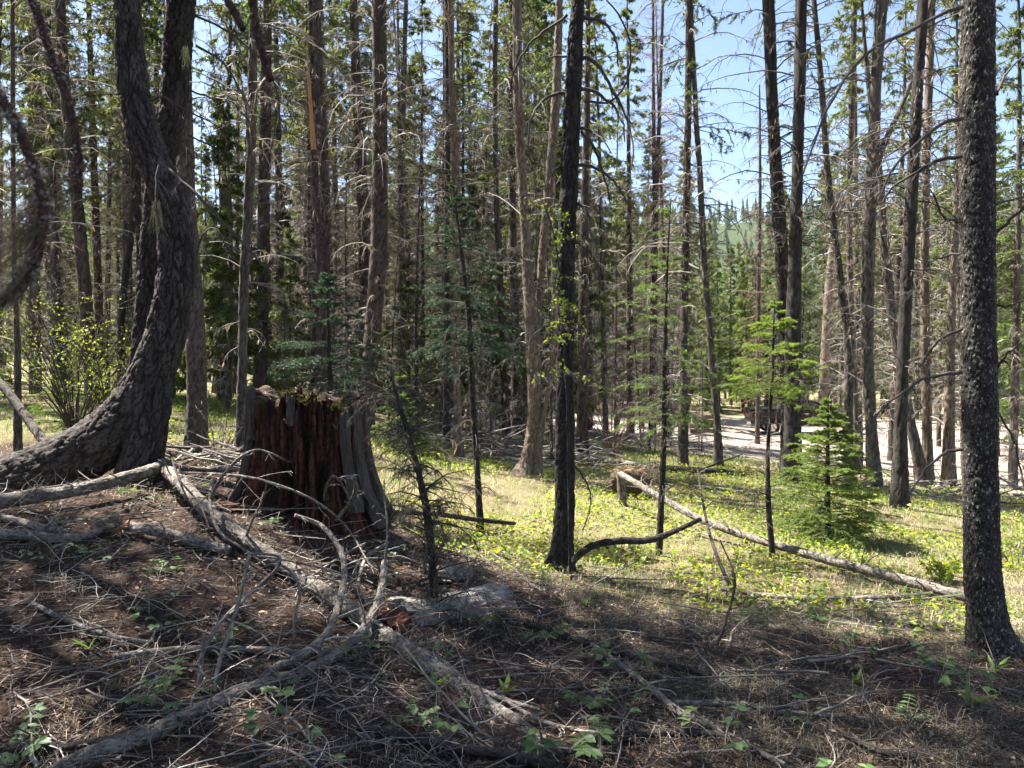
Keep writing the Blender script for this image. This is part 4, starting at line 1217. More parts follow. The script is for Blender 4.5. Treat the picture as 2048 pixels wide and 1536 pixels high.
M['duff_soil'] = bark_mat('duff_soil', (0.035, 0.022, 0.015), (0.14, 0.09, 0.06), (0.02, 0.012, 0.008), (0.22, 0.16, 0.11), 0.6, zs=1.0, sc=18)
stump, stump_c, stump_R = build_stump()

# moss on the upper side of the curved trunk's butt
def moss_on(C, r, n, frac, parent, base, mat='moss'):
    k = rng.integers(0, int(len(C) * frac), n)
    T = nrm(np.gradient(C, axis=0))[k]
    up = nrm(np.array([0, 0, 1.0]) - T * T[:, 2:3])
    sd = np.cross(T, up)
    a = rng.normal(0.25, 0.42, n)
    no = up * np.cos(a)[:, None] + sd * np.sin(a)[:, None]
    p = C[k] + no * (r[k] * 0.985)[:, None]
    keep = fbm(p * 4.5, 3, 77) > 0.46
    p, no = p[keep], no[keep]
    m = MB()
    m.add(*spikes(p - base, nrm(no + rng.normal(0, 0.5, no.shape)), rng.uniform(0.012, 0.03, len(p)), rng.uniform(0.007, 0.014, len(p))))
    m.obj('moss', M[mat], parent, kind='stuff')
moss_on(CA, rA, 16000, 0.145, tA, bA)

m = MB()
for (px, py, n_, L_) in [(314, 405, 60, 0.28), (305, 100, 14, 0.12), (372, 95, 30, 0.22), (388, 60, 20, 0.15)]:
    o_ = at(px, py, 6.15 if px < 330 else 7.05) - bA + rng.normal(0, 0.012, (n_, 3))
    s_ = np.linspace(0, 1, 6)[None, :, None]
    H_ = o_[:, None] + nrm(np.array([0, 0, -1.0]) + rng.normal(0, 0.12, (n_, 3)))[:, None] * (rng.uniform(0.4, 1, n_) * L_)[:, None, None] * s_ + rng.normal(0, 0.006, (n_, 6, 3)) * s_
    m.add(*tubes(H_, np.full((n_, 6), 0.0011), 3))
m.obj('beard_lichen', M['lichen_green'], tA, kind='stuff')

# ------------------------------------------------------------------ logs, poles and fallen branches
def log(name, label, pts, w, mat='log_grey', lift=0.0, d=None, k=28, cell=0.03, depth=0.006, ds=0.02, stubs=0, twn=0, twl=0.25, cat='branch', twmat='twig_grey', group=None, follow=True, sl=(0.06, 0.2), ragged=None, sink=0.0):
    """pts: pixels (px, py[, lift]); they lie on the ground unless d gives depths"""
    P = []
    for i, q in enumerate(pts):
        lf = (q[2] if len(q) > 2 else lift)
        if d is not None:
            P.append(at(q[0], q[1], d[0] + (d[1] - d[0]) * i / (len(pts) - 1)))
        else:
            P.append(hit(q[0], q[1], lf))
    P = np.array(P)
    W = np.interp(np.linspace(0, 1, len(P)), np.linspace(0, 1, len(w)), w)
    R = W * 0.5 * P[:, 1] / F
    # closed ends
    e0, e1 = nrm(P[0] - P[1]), nrm(P[-1] - P[-2])
    v, q, cr, (C, r, s) = trunk_surface(P, R, k, ds, cell, depth, 2.5, random.randint(0, 9999))
    base = C[len(C) // 2].copy()
    base[2] -= r[len(C) // 2]
    t = thing(name, label, cat, base, group=group)
    m = MB()
    caps = []
    for ring, cpt, dr in ((v[0], C[0], e0), (v[-1], C[-1], e1)):
        rg = np.concatenate([ring, [cpt + dr * 0.004]])
        j = np.arange(k)
        m.add(rg - base, np.stack([j, (j + 1) % k, np.full(k, k)], -1), 0, np.full(k + 1, 0.2))
    m.add(v - base, q, 0, cr)
    m.obj('stem', M[mat], t)
    Cb = (C - base)[None]
    if stubs:
        for _ in range(stubs):
            i = random.randrange(len(C))
            a = rng.normal(size=3)
            a[2] = abs(a[2]) * 0.8 + 0.2
            a = nrm(a)
            L = random.uniform(*sl)
            o = C[i] - base
            p = np.array([o, o + a * (r[i] + L * 0.5), o + a * (r[i] + L) + rng.normal(0, 0.02, 3)])
            rr = min(r[i] * 0.3, 0.008)
            mm = MB()
            mm.add(*tubes(p[None], np.array([[rr, rr * 0.7, rr * 0.3]]), 5))
            mm.obj('stub', M[mat], t)
    if twn:
        idx = np.linspace(0, len(C) - 1, 14).astype(int)
        Q, RQ = twigs_on((C[idx] - base)[None], r[idx][None], twn, twl, tmin=0.2, side=0.8, fwd=0.8, down=-0.15, droop=0.25, rf=0.35)
        RQ = np.clip(RQ, 0.0018, 0.006)
        m2 = MB()
        m2.add(*tubes(Q, RQ, 4))
        Q2, RQ2 = twigs_on(Q, RQ, 3, 0.4, N=4)
        m2.add(*tubes(Q2, np.maximum(RQ2, 0.0014), 3))
        m2.obj('side_twigs', M[twmat], t, kind='stuff')
    return t

tlog = log('fallen_pole', 'long pale fallen pole crossing the sunlit grass down to the right-hand trunk', [(1240, 948, .46), (1330, 1000, .33), (1400, 1038, .22), (1480, 1068, .15), (1560, 1092, .12), (1650, 1118, .11), (1750, 1145, .10), (1850, 1172, .09), (1925, 1192, .08), (1990, 1212, .06)],
    [13, 15, 18, 21, 23], 'log_pale', k=24, ds=0.03, stubs=26, cat='log', sl=(0.08, 0.25))
log('broken_post', 'short broken upright trunk propping the end of the pale fallen pole', [(1246, 1022), (1244, 990), (1242, 965), (1240, 945)], [19, 17, 16, 15], 'log_grey', d=(10.4, 10.4), cat='stump')
log('bent_branch', 'dark bent branch rising from the foot of the black middle trunk', [(1136, 1148), (1150, 1118), (1185, 1092), (1235, 1082), (1300, 1080), (1350, 1062), (1402, 1038)], [12, 14, 15, 14, 12, 8], 'bark_dark', d=(6.7, 7.1), twn=4, twl=0.14)
log('thin_branch', 'short dark branch lying against the bent branch by the black trunk', [(1190, 1098), (1230, 1096), (1262, 1110)], [8, 4], 'bark_dark', lift=0.03)
log('fallen_log', 'long grey fallen pole running from the bark heap past the foot of the stump', [(326, 930, 0.18), (370, 975, 0.16), (430, 1035, 0.12), (490, 1078, 0.10), (560, 1125, 0.10), (620, 1165, 0.08), (700, 1220, 0.07), (760, 1265, 0.06), (840, 1318, 0.05), (900, 1358, 0.04), (965, 1405, 0.03), (1030, 1445, 0.02), (1090, 1490, 0.0)],
    [30, 28, 27, 30, 34, 36, 34, 26], 'log_grey', k=40, ds=0.014, depth=0.007, cell=0.022, stubs=22, cat='log', sl=(0.05, 0.16))
log('fallen_branch', 'thick barked branch lying left in front of the curved trunk', [(-60, 1020, 0.10), (0, 1005, 0.10), (80, 992, 0.12), (160, 978, 0.14), (240, 958, 0.16), (322, 934, 0.18)], [30, 27, 26, 24, 24], 'log_grey', k=36, ds=0.014, depth=0.008, cell=0.025, stubs=5)
log('fallen_branch', 'grey branch reaching from the bark heap towards the stump', [(325, 936, 0.18), (380, 938, 0.15), (470, 943, 0.12)], [16, 12, 9], 'log_grey')
log('heavy_branch', 'heavy curved branch sweeping across the bottom left foreground', [(90, 1560), (150, 1525), (230, 1494), (300, 1468), (360, 1440), (420, 1412), (480, 1385), (560, 1360), (640, 1330), (700, 1288, 0.08), (742, 1235, 0.14), (762, 1180, 0.2), (770, 1125, 0.28)],
    [40, 40, 38, 34, 28, 24, 20, 17, 14], 'log_grey', lift=0.03, k=40, ds=0.012, depth=0.006, cell=0.02, stubs=10, twn=10, twl=0.16)
log('arching_branch', 'lichen-spotted branch arching up from the heavy curved branch', [(515, 1372, 0.04), (545, 1340, 0.05), (610, 1305, 0.08), (655, 1265, 0.12), (680, 1200, 0.2), (688, 1130, 0.27), (672, 1085, 0.32), (640, 1050, 0.36), (590, 1030, 0.4)],
    [16, 19, 18, 16, 13, 11, 10, 7], 'log_grey', k=24, ds=0.014, depth=0.003, cell=0.012, twn=9, twl=0.25)
log('splintered_branch', 'splintered branch with an orange broken end left of the stump', [(252, 1052, 0.08), (300, 1060, 0.08), (350, 1072, 0.07), (400, 1085, 0.05), (460, 1102, 0.04)], [20, 22, 22, 20], 'log_grey', k=28, ds=0.012, depth=0.008, cell=0.02, stubs=4)
sb = [o for o in COL.objects if o.get('label', '').startswith('splintered branch')][0]
e_ = hit(252, 1052, 0.08)
for i in range(7):
    m = MB()
    o_ = e_ + rng.normal(0, 0.016, 3) * [0.4, 1, 1] - np.array(sb.location)
    dr_ = nrm(np.array([-1.0, 0.1, -0.35 - 0.25 * random.random()]) + rng.normal(0, 0.25, 3))
    L_ = random.uniform(0.04, 0.13)
    m.add(*tubes(np.array([[o_ - dr_ * 0.05, o_, o_ + dr_ * L_]]), np.array([[0.012, 0.010, 0.001]]), 4))
    m.obj('splinter', M['wood_fresh'], sb, smooth=False)
log('pole', 'leaning thin pole beside the far-left trunk', [(-30, 735), (20, 790), (60, 845), (92, 888)], [16, 17, 17, 18], 'bark_grey', d=(11, 10.2), cat='log')
branches = [
 ('dark branch lying at the bottom edge under the heavy curved one', [(690, 1452), (760, 1462), (850, 1484), (930, 1500), (1010, 1508), (1110, 1535)], [10, 14, 17, 18], 'bark_dark', 8),
 ('long dark branch angling down from the grey rotten slab', [(990, 1226), (1060, 1248), (1140, 1275), (1230, 1303), (1320, 1325), (1420, 1352)], [10, 13, 12, 10], 'bark_dark', 10),
 ('crooked dark branch at the bottom right of centre', [(1110, 1512), (1180, 1490), (1250, 1472), (1330, 1466), (1400, 1466), (1470, 1480), (1520, 1510)], [9, 12, 13, 13, 9], 'bark_dark', 9),
 ('pale branch slanting to the bottom right behind the crooked one', [(1180, 1285), (1240, 1330), (1300, 1375), (1360, 1425), (1420, 1450), (1500, 1495), (1570, 1530)], [7, 10, 12, 12, 8], 'log_grey', 6),
 ('dark stick lying on the shaded grass right of the pale slanting branch', [(1350, 1405), (1430, 1408), (1500, 1412), (1580, 1425), (1690, 1432)], [7, 10, 9, 6], 'log_grey', 5),
 ('dark curved stick near the bottom right corner', [(1690, 1470), (1720, 1485), (1770, 1505), (1830, 1515)], [9, 13, 9], 'bark_dark', 3),
 ('dark twig-covered branch left below the crooked branch', [(380, 1445), (300, 1420), (220, 1395), (160, 1440)], [6, 10, 6], 'bark_dark', 6),
 ('thin straight branch lying left, parallel to the grey fallen pole', [(50, 1200), (130, 1238), (210, 1270), (300, 1287)], [7, 9, 8], 'log_grey', 4),
 ('reddish branch lying in front of the arching branch', [(226, 1314), (280, 1308), (360, 1300), (430, 1300), (520, 1300), (600, 1305), (690, 1304)], [10, 13, 13, 10, 7], 'log_grey', 8),
 ('broken bare branch lying upper left on the litter', [(-20, 1030), (40, 1044), (90, 1058), (140, 1064)], [11, 13, 11], 'log_grey', 4),
 ('barked branch below the thick left branch', [(-20, 1068), (50, 1070), (110, 1076), (170, 1072), (215, 1055)], [16, 17, 14, 9], 'log_grey', 3),
 ('bowed branch lying at the bottom left edge', [(-20, 1505), (60, 1498), (160, 1490), (260, 1468)], [12, 16, 13, 8], 'bark_dark', 4),
 ('pale short stick pointing down at the bottom left corner', [(40, 1476), (55, 1500), (75, 1532)], [7, 8], 'twig_pale', 0),
 ('curving branch right below the long fallen pole', [(830, 1295), (880, 1320), (940, 1370), (1010, 1400), (1080, 1420)], [7, 10, 9, 6], 'log_grey', 5),
 ('thin branch lying along the edge of the shaded grass', [(1440, 1178), (1540, 1192), (1640, 1197), (1760, 1196), (1870, 1188)], [6, 9, 10, 7], 'log_pale', 5),
 ('dark stick crossing the young spruce foot', [(780, 1025, 0.3), (870, 1028, 0.25), (960, 1040, 0.15), (1030, 1047, 0.08)], [8, 8, 6], 'bark_dark', 5),
 ('branch lying beside the bottom centre seedlings', [(1000, 1395), (1080, 1440), (1150, 1460), (1240, 1475)], [5, 8, 6], 'log_grey', 3),
]
M['twig_pale'] = bark_mat('twig_pale', (0.30, 0.27, 0.23), (0.52, 0.48, 0.42), (0.2, 0.18, 0.15), None, zs=1.0, sc=12)
for lab, pts, w, mat, tw in branches:
    log('fallen_branch', lab, pts, [q_ * 1.3 for q_ in w], mat, lift=0.045, k=16, ds=0.02, depth=0.003, cell=0.015, twn=tw, twl=0.22, stubs=2 if tw else 0, twmat='twig_dark' if mat == 'bark_dark' else 'twig_grey')
# arching bare branches of the brush heap in front of the stump
arcs = [
 ('bare twig bowing over the left half of the stump front', [(420, 1000, .3), (440, 960, .55), (480, 915, .75), (515, 900, .8), (545, 908, .8), (570, 920, .75)], [7, 6, 3]),
 ('long bare twig drooping across the whole stump front', [(360, 945, .35), (430, 948, .5), (500, 955, .6), (570, 975, .6), (630, 1002, .55), (690, 1050, .35), (740, 1130, .2)], [5, 6, 5, 3]),
 ('crooked grey twig standing before the right half of the stump', [(672, 1040, .15), (700, 1005, .35), (712, 975, .55), (708, 955, .65), (695, 955, .66)], [8, 8, 5]),
 ('hooped twig standing before the right half of the stump', [(648, 1000, .3), (655, 965, .55), (668, 952, .62), (690, 980, .45), (702, 1010, .3), (690, 1035, .15)], [4, 5, 4]),
 ('large looping bare branch left of the fallen pole', [(395, 1330, .02), (430, 1260, .15), (470, 1215, .22), (520, 1170, .30), (555, 1135, .4), (560, 1115, .45), (520, 1108, .5), (490, 1108, .5)], [9, 8, 6, 4]),
 ('upright pale bare stick left of the looping branch', [(425, 1385, .02), (440, 1320, .12), (470, 1230, .26), (485, 1170, .38), (500, 1105, .52)], [10, 9, 7]),
 ('hooped twig rising above the fallen pole', [(588, 1275, .05), (592, 1220, .18), (600, 1190, .25), (588, 1150, .35), (560, 1130, .38), (525, 1135, .34), (495, 1165, .26)], [7, 6, 3]),
 ('thin bowed twig across the middle of the brush heap', [(492, 1108, .3), (560, 1118, .3), (640, 1135, .3), (690, 1150, .25), (720, 1165, .2)], [5, 5, 3]),
 ('tall bare stick leaning on the stump brush', [(490, 1080, .1), (505, 1040, .3), (520, 1010, .42), (527, 985, .5)], [6, 5, 3]),
 ('bare bough bending down right of the heavy curved branch', [(770, 1130, .28), (775, 1060, .5), (770, 1000, .65), (768, 960, .75)], [7, 5, 3]),
 ('curved grey stick lying under the arching branch end', [(770, 1090, .2), (735, 1112, .2), (720, 1150, .15), (716, 1190, .08)], [8, 8, 6]),
 ('thin dark twig curving down left of the stump', [(340, 905, .3), (360, 960, .25), (400, 1010, .2), (420, 1060, .1)], [4, 4, 3]),
 ('pale bent twig below the left end of the fallen pole', [(425, 960, .35), (420, 1010, .3), (440, 1065, .2), (490, 1100, .15), (530, 1130, .1)], [7, 7, 4]),
 ('pale hooped twig by the heavy branch joint', [(500, 1340, .03), (530, 1310, .12), (580, 1293, .16), (640, 1294, .14), (690, 1303, .08)], [6, 5, 3]),
 ('short pale stub sticking up from the litter at bottom left', [(398, 1388, .0), (403, 1320, .14), (408, 1272, .24)], [9, 9, 7]),
 ('dark bare twig standing right of the long dark branch', [(1430, 1300, .0), (1455, 1230, .2), (1470, 1160, .4), (1440, 1080, .6)], [7, 5, 3]),
 ('dark dead stem leaning left, above the shaded grass', [(1470, 1190, .03), (1445, 1140, .2), (1420, 1070, .4), (1405, 1000, .6), (1395, 940, .8)], [9, 8, 5, 3]),
]
for lab, pts, w in arcs:
    log('bare_twig', lab, pts, w, 'bark_dark' if 'dark' in lab else 'log_grey', k=10, ds=0.02, depth=0.001, cell=0.012, twn=7, twl=0.22)

# grey rotten slabs right of the brush heap
def slab(name, label, a, b, width, thick, mat, roll=0.5, arc=1.6, seed=1, lift=0.0):
    A, B_ = hit(*a, lift), hit(*b, lift)
    ax = B_ - A
    L = np.linalg.norm(ax)
    ax /= L
    up = nrm(np.array([0, 0, 1.0]) - ax * ax[2])
    sd = np.cross(ax, up)
    up, sd = up * math.cos(roll) + sd * math.sin(roll), sd * math.cos(roll) - up * math.sin(roll)
    nu, nv = 60, 34
    u, v_ = np.meshgrid(np.linspace(0, 1, nu), np.linspace(-1, 1, nv), indexing='ij')
    ang = v_ * arc / 2
    grain = fbm(np.stack([v_ * 14, u * 2.0, u * 0], -1), 4, seed)
    r0 = width / arc
    end = (fbm(np.stack([v_ * 6, u * 0, u * 0 + 3], -1), 3, seed + 2) - 0.5) * 0.22
    uu = u * (1 + end) + (1 - u) * (fbm(np.stack([v_ * 6, u * 0, u * 0 + 9], -1), 3, seed + 4) - 0.5) * 0.2
    def sh(off):
        rr = r0 + off + 0.022 * (grain - 0.5) * 2 + 0.02 * np.sin(u * 3 + seed)
        return A + ax * (uu * L)[..., None] + sd * (np.sin(ang) * rr)[..., None] + up * ((np.cos(ang) * rr - r0 * math.cos(arc / 2)))[..., None]
    vo, vi = sh(0), sh(-thick)
    base = (A + B_) / 2
    t = thing(name, label, 'log', base)
    m = MB()
    kk = (np.arange(nu - 1)[:, None] * nv + np.arange(nv - 1)[None]).ravel()
    ck = np.clip((fbm(np.stack([v_ * 5, u * 1.5, u * 0], -1), 3, seed + 8) - 0.55) * 4, 0, 1)
    m.add(vo - base, np.stack([kk, kk + 1, kk + nv + 1, kk + nv], -1), 0, ck)
    m.add(vi - base, np.stack([kk, kk + nv, kk + nv + 1, kk + 1], -1), 0, ck * 0 + 0.8)
    eg = np.concatenate([np.arange(nv), np.arange(1, nu) * nv + nv - 1, (nu - 1) * nv + np.arange(nv - 2, -1, -1), np.arange(nu - 2, 0, -1) * nv])
    ne = len(eg)
    e0 = np.arange(ne)
    m.add(np.concatenate([vo.reshape(-1, 3)[eg], vi.reshape(-1, 3)[eg]]) - base, np.stack([e0, e0 + ne, (e0 + 1) % ne + ne, (e0 + 1) % ne], -1), 0, np.full(2 * ne, 0.4))
    m.obj('wood', M[mat], t)
    return t
slab('rotten_log_slab', 'weathered grey slab of rotten log with red rot, foreground centre', (808, 1236), (1010, 1196), 0.38, 0.05, 'wood_grain_x', roll=0.55, seed=3, lift=0.02)
slab('rotten_log_piece', 'smaller grey rotten piece behind the weathered slab', (858, 1152), (930, 1142), 0.26, 0.05, 'wood_grain_x', roll=0.3, seed=8, lift=0.02)
slab('red_rotten_chunk', 'red crumbly rotten chunk between the brush heap and the grey slab', (765, 1262), (815, 1225), 0.26, 0.08, 'rot_red', roll=0.3, seed=14, lift=0.03)
slab('red_rotten_chunk', 'red rotten chunk lying at the left foot of the stump', (430, 1015), (500, 1020), 0.16, 0.06, 'rot_red', roll=0.2, seed=19, lift=0.02)
slab('bark_heap', 'dark rotting bark piece where fallen pole and left branch meet', (300, 948), (372, 928), 0.22, 0.08, 'duff_soil', roll=0.1, seed=22, lift=0.08)
# ------------------------------------------------------------------ middle distance: logs, brush, upturned root, log stack
log('dark_log', 'dark fallen log lying along the far side of the grass', [(1270, 935, .06), (1340, 938, .08), (1400, 942, .08), (1450, 944, .07), (1495, 948, .05)], [14, 15, 14, 9], 'bark_dark', k=20, ds=0.04, cat='log', stubs=5)
log('grey_log', 'grey fallen log reaching from the brush pile behind the black trunk', [(960, 905, .1), (1060, 912, .12), (1170, 918, .1), (1250, 926, .1), (1300, 938, .08)], [9, 11, 12, 10], 'log_pale', k=18, ds=0.04, cat='log', stubs=6)
log('thin_log', 'thin pale pole lying behind the long pale fallen pole', [(1330, 962, .04), (1400, 973, .05), (1470, 982, .05), (1560, 995, .03)], [6, 7, 6], 'log_grey', k=12, ds=0.05, cat='log', stubs=8)
log('leaning_stick', 'dark stick leaning up by the slim leaning trunk', [(1405, 938, .02), (1440, 924, .25), (1485, 908, .5)], [5, 5, 3], 'bark_dark', k=8, ds=0.05)
log('fallen_log', 'grey log lying behind the spindly spruce', [(1180, 868, .1), (1250, 872, .12), (1330, 868, .1)], [9, 10, 9], 'log_grey', k=14, ds=0.06, cat='log')
for i, (px, py, L_, dz) in enumerate([(1410, 868, 1.7, 0.16), (1408, 868, 1.6, 0.44), (1412, 868, 1.6, 0.70), (1406, 868, 1.1, 0.93)]):
    b = hit(px, py)
    m = MB()
    P = np.array([[-L_ / 2, 0, 0], [0, 0.03, 0.01], [L_ / 2, 0, 0]])
    v, q, cr, (C, r, s) = trunk_surface(P, np.array([0.14, 0.15, 0.13]), 16, 0.06, 0.06, 0.012, 2.5, 50 + i)
    k = 16
    for ring, cpt in ((v[0], C[0]), (v[-1], C[-1])):
        rg = np.concatenate([ring, [cpt]])
        j = np.arange(k)
        m.add(rg, np.stack([j, (j + 1) % k, np.full(k, k)], -1), 1)
    m.add(v, q, 0, cr)
    o = m.obj('stacked_log', [M['bark_tan'], M['log_grey']])
    o.location = b + np.array([0, 0, dz])
    o.rotation_euler = (0, 0, random.uniform(-0.08, 0.08))
    tag(o, ['bottom log of the short stack by the track', 'second log from the bottom of the short stack', 'third log from the bottom of the short stack', 'short top log of the stack by the track'][i], 'log', 'short log stack by the track')

def brush(name, label, px, py, d, n, L, h, mat, spreadw):
    c = at(px, py, d)
    c[2] = g1(c[0], c[1])
    t = thing(name, label, 'brush pile', c)
    groups = 5
    for g_ in range(groups):
        k = n // groups
        o = rng.normal(0, 1, (k, 3)) * [spreadw, spreadw * 0.5, 0]
        o[:, 2] = np.abs(rng.normal(0, h * 0.5, k)) + 0.02
        az = rng.choice([0, math.pi], k) + rng.normal(0, 0.5, k)
        P = branch_paths(o, az, rng.uniform(L * 0.5, L, k), rng.normal(0.15, 0.25, k), rng.normal(0.25, 0.3, k), N=6, wob=0.3)
        P[:, :, 2] = np.maximum(P[:, :, 2], 0.0)
        R = rng.uniform(0.006, 0.022, k)[:, None] * np.linspace(1, 0.35, 6)
        m = MB()
        m.add(*tubes(P, R, 5))
        Q, RQ = twigs_on(P, R, 5, 0.22, N=3)
        m.add(*tubes(Q, np.maximum(RQ, 0.003), 3))
        m.obj('heap_of_sticks', M[mat], t, kind='stuff')
    return t
brush('brush_pile', 'heap of bare cut poles and sticks left of the twin-stemmed tree', 960, 905, 16.5, 90, 1.8, 0.35, 'twig_grey', 0.9)
brush('brush_pile', 'dark heap of twigs behind the dark young spruce', 880, 900, 19, 60, 1.2, 0.5, 'twig', 0.7)
brush('brush_pile', 'low heap of twigs right of the twin-stemmed tree', 1130, 930, 14.5, 50, 1.0, 0.3, 'twig', 0.6)
brush('brush_pile', 'low spread of grey slash across the bare ground right of centre', 1270, 895, 21, 120, 1.4, 0.25, 'twig_grey', 2.0)
brush('brush_pile', 'slash around the feet of the right-hand trunks', 1870, 985, 14.0, 100, 1.0, 0.18, 'twig', 1.2)
brush('brush_pile', 'grey twigs heaped behind the curved tree and the stump', 430, 930, 8.2, 90, 0.9, 0.22, 'twig_grey', 0.5)

# upturned root clod
c = at(1258, 975, 11.2)
c[2] = g1(c[0], c[1])
t = thing('root_clod', 'upturned root clod with reddish soil behind the broken post', 'root', c)
th, ph = np.meshgrid(np.linspace(0, 2 * math.pi, 48, endpoint=False), np.linspace(0.02, math.pi - 0.02, 26))
sp = np.stack([np.cos(th) * np.sin(ph), np.sin(th) * np.sin(ph), np.cos(ph)], -1)
rr = 1 + 0.5 * (fbm(sp * 2.2, 4, 91) - 0.5) + 0.2 * (fbm(sp * 8, 3, 95) - 0.5)
v = sp * rr[..., None] * [0.30, 0.16, 0.20] + [0, 0, 0.24]
m = MB()
i = np.arange(25)[:, None] * 48
j = np.arange(48)[None]
m.add(v, np.stack([i + j, i + (j + 1) % 48, i + 48 + (j + 1) % 48, i + 48 + j], -1).reshape(-1, 4))
m.obj('soil', M['duff_soil'], t)
for k in range(9):
    a = random.uniform(0, 6.28)
    P = branch_paths(np.array([[math.cos(a) * 0.15, 0.05 * math.sin(a), 0.22]]), np.array([a]), np.array([random.uniform(0.3, 0.55)]), np.array([random.uniform(-0.2, 0.7)]), np.array([random.uniform(0.8, 1.8)]), N=7)
    m = MB()
    m.add(*tubes(P, np.linspace(0.022, 0.006, 7)[None], 6))
    m.obj('root', M['bark_brown'], t)
nn_ = 260
m = MB()
m.add(*spikes(rng.normal(0, 1, (nn_, 3)) * [0.14, 0.08, 0.02] + [-0.02, 0, 0.44], nrm(rng.normal(0, 1, (nn_, 3)) * [1, 1, 0.4]), rng.uniform(0.05, 0.14, nn_), rng.uniform(0.006, 0.014, nn_)))
m.obj('reddish_needles', M['deadleaf'], t, kind='stuff')

# pink flagging tape on a thin stake by the track
M['tape'] = plain_mat('flagging_tape', (0.50, 0.10, 0.15), 0.5)
b = at(1829, 985, 14.0)
b[2] = g1(b[0], b[1])
t = thing('marker_stake', 'thin stake with pink flagging tape among the right-hand trunks', 'stake', b)
m = MB()
m.add(*tubes(np.array([[[0, 0, -0.1], [0.0, 0, 0.3], [0.01, 0, 0.62]]]), np.array([[0.009, 0.009, 0.008]]), 6))
m.obj('stake', M['log_pale'], t)
m = MB()
for sx in (-1, 1):
    zz = np.linspace(0.50, 0.30, 8)
    xx = 0.012 * sx + sx * 0.03 * (1 - (zz - 0.22) / 0.34) + 0.01 * np.sin(zz * 25)
    a_ = np.stack([xx - 0.013, np.full(8, -0.012), zz], -1)
    b_ = np.stack([xx + 0.013, np.full(8, -0.012) + 0.008 * np.sin(zz * 20), zz], -1)
    k = np.arange(7)
    m.add(np.concatenate([a_, b_]), np.stack([k, k + 1, k + 9, k + 8], -1))
m.obj('tape', M['tape'], t)

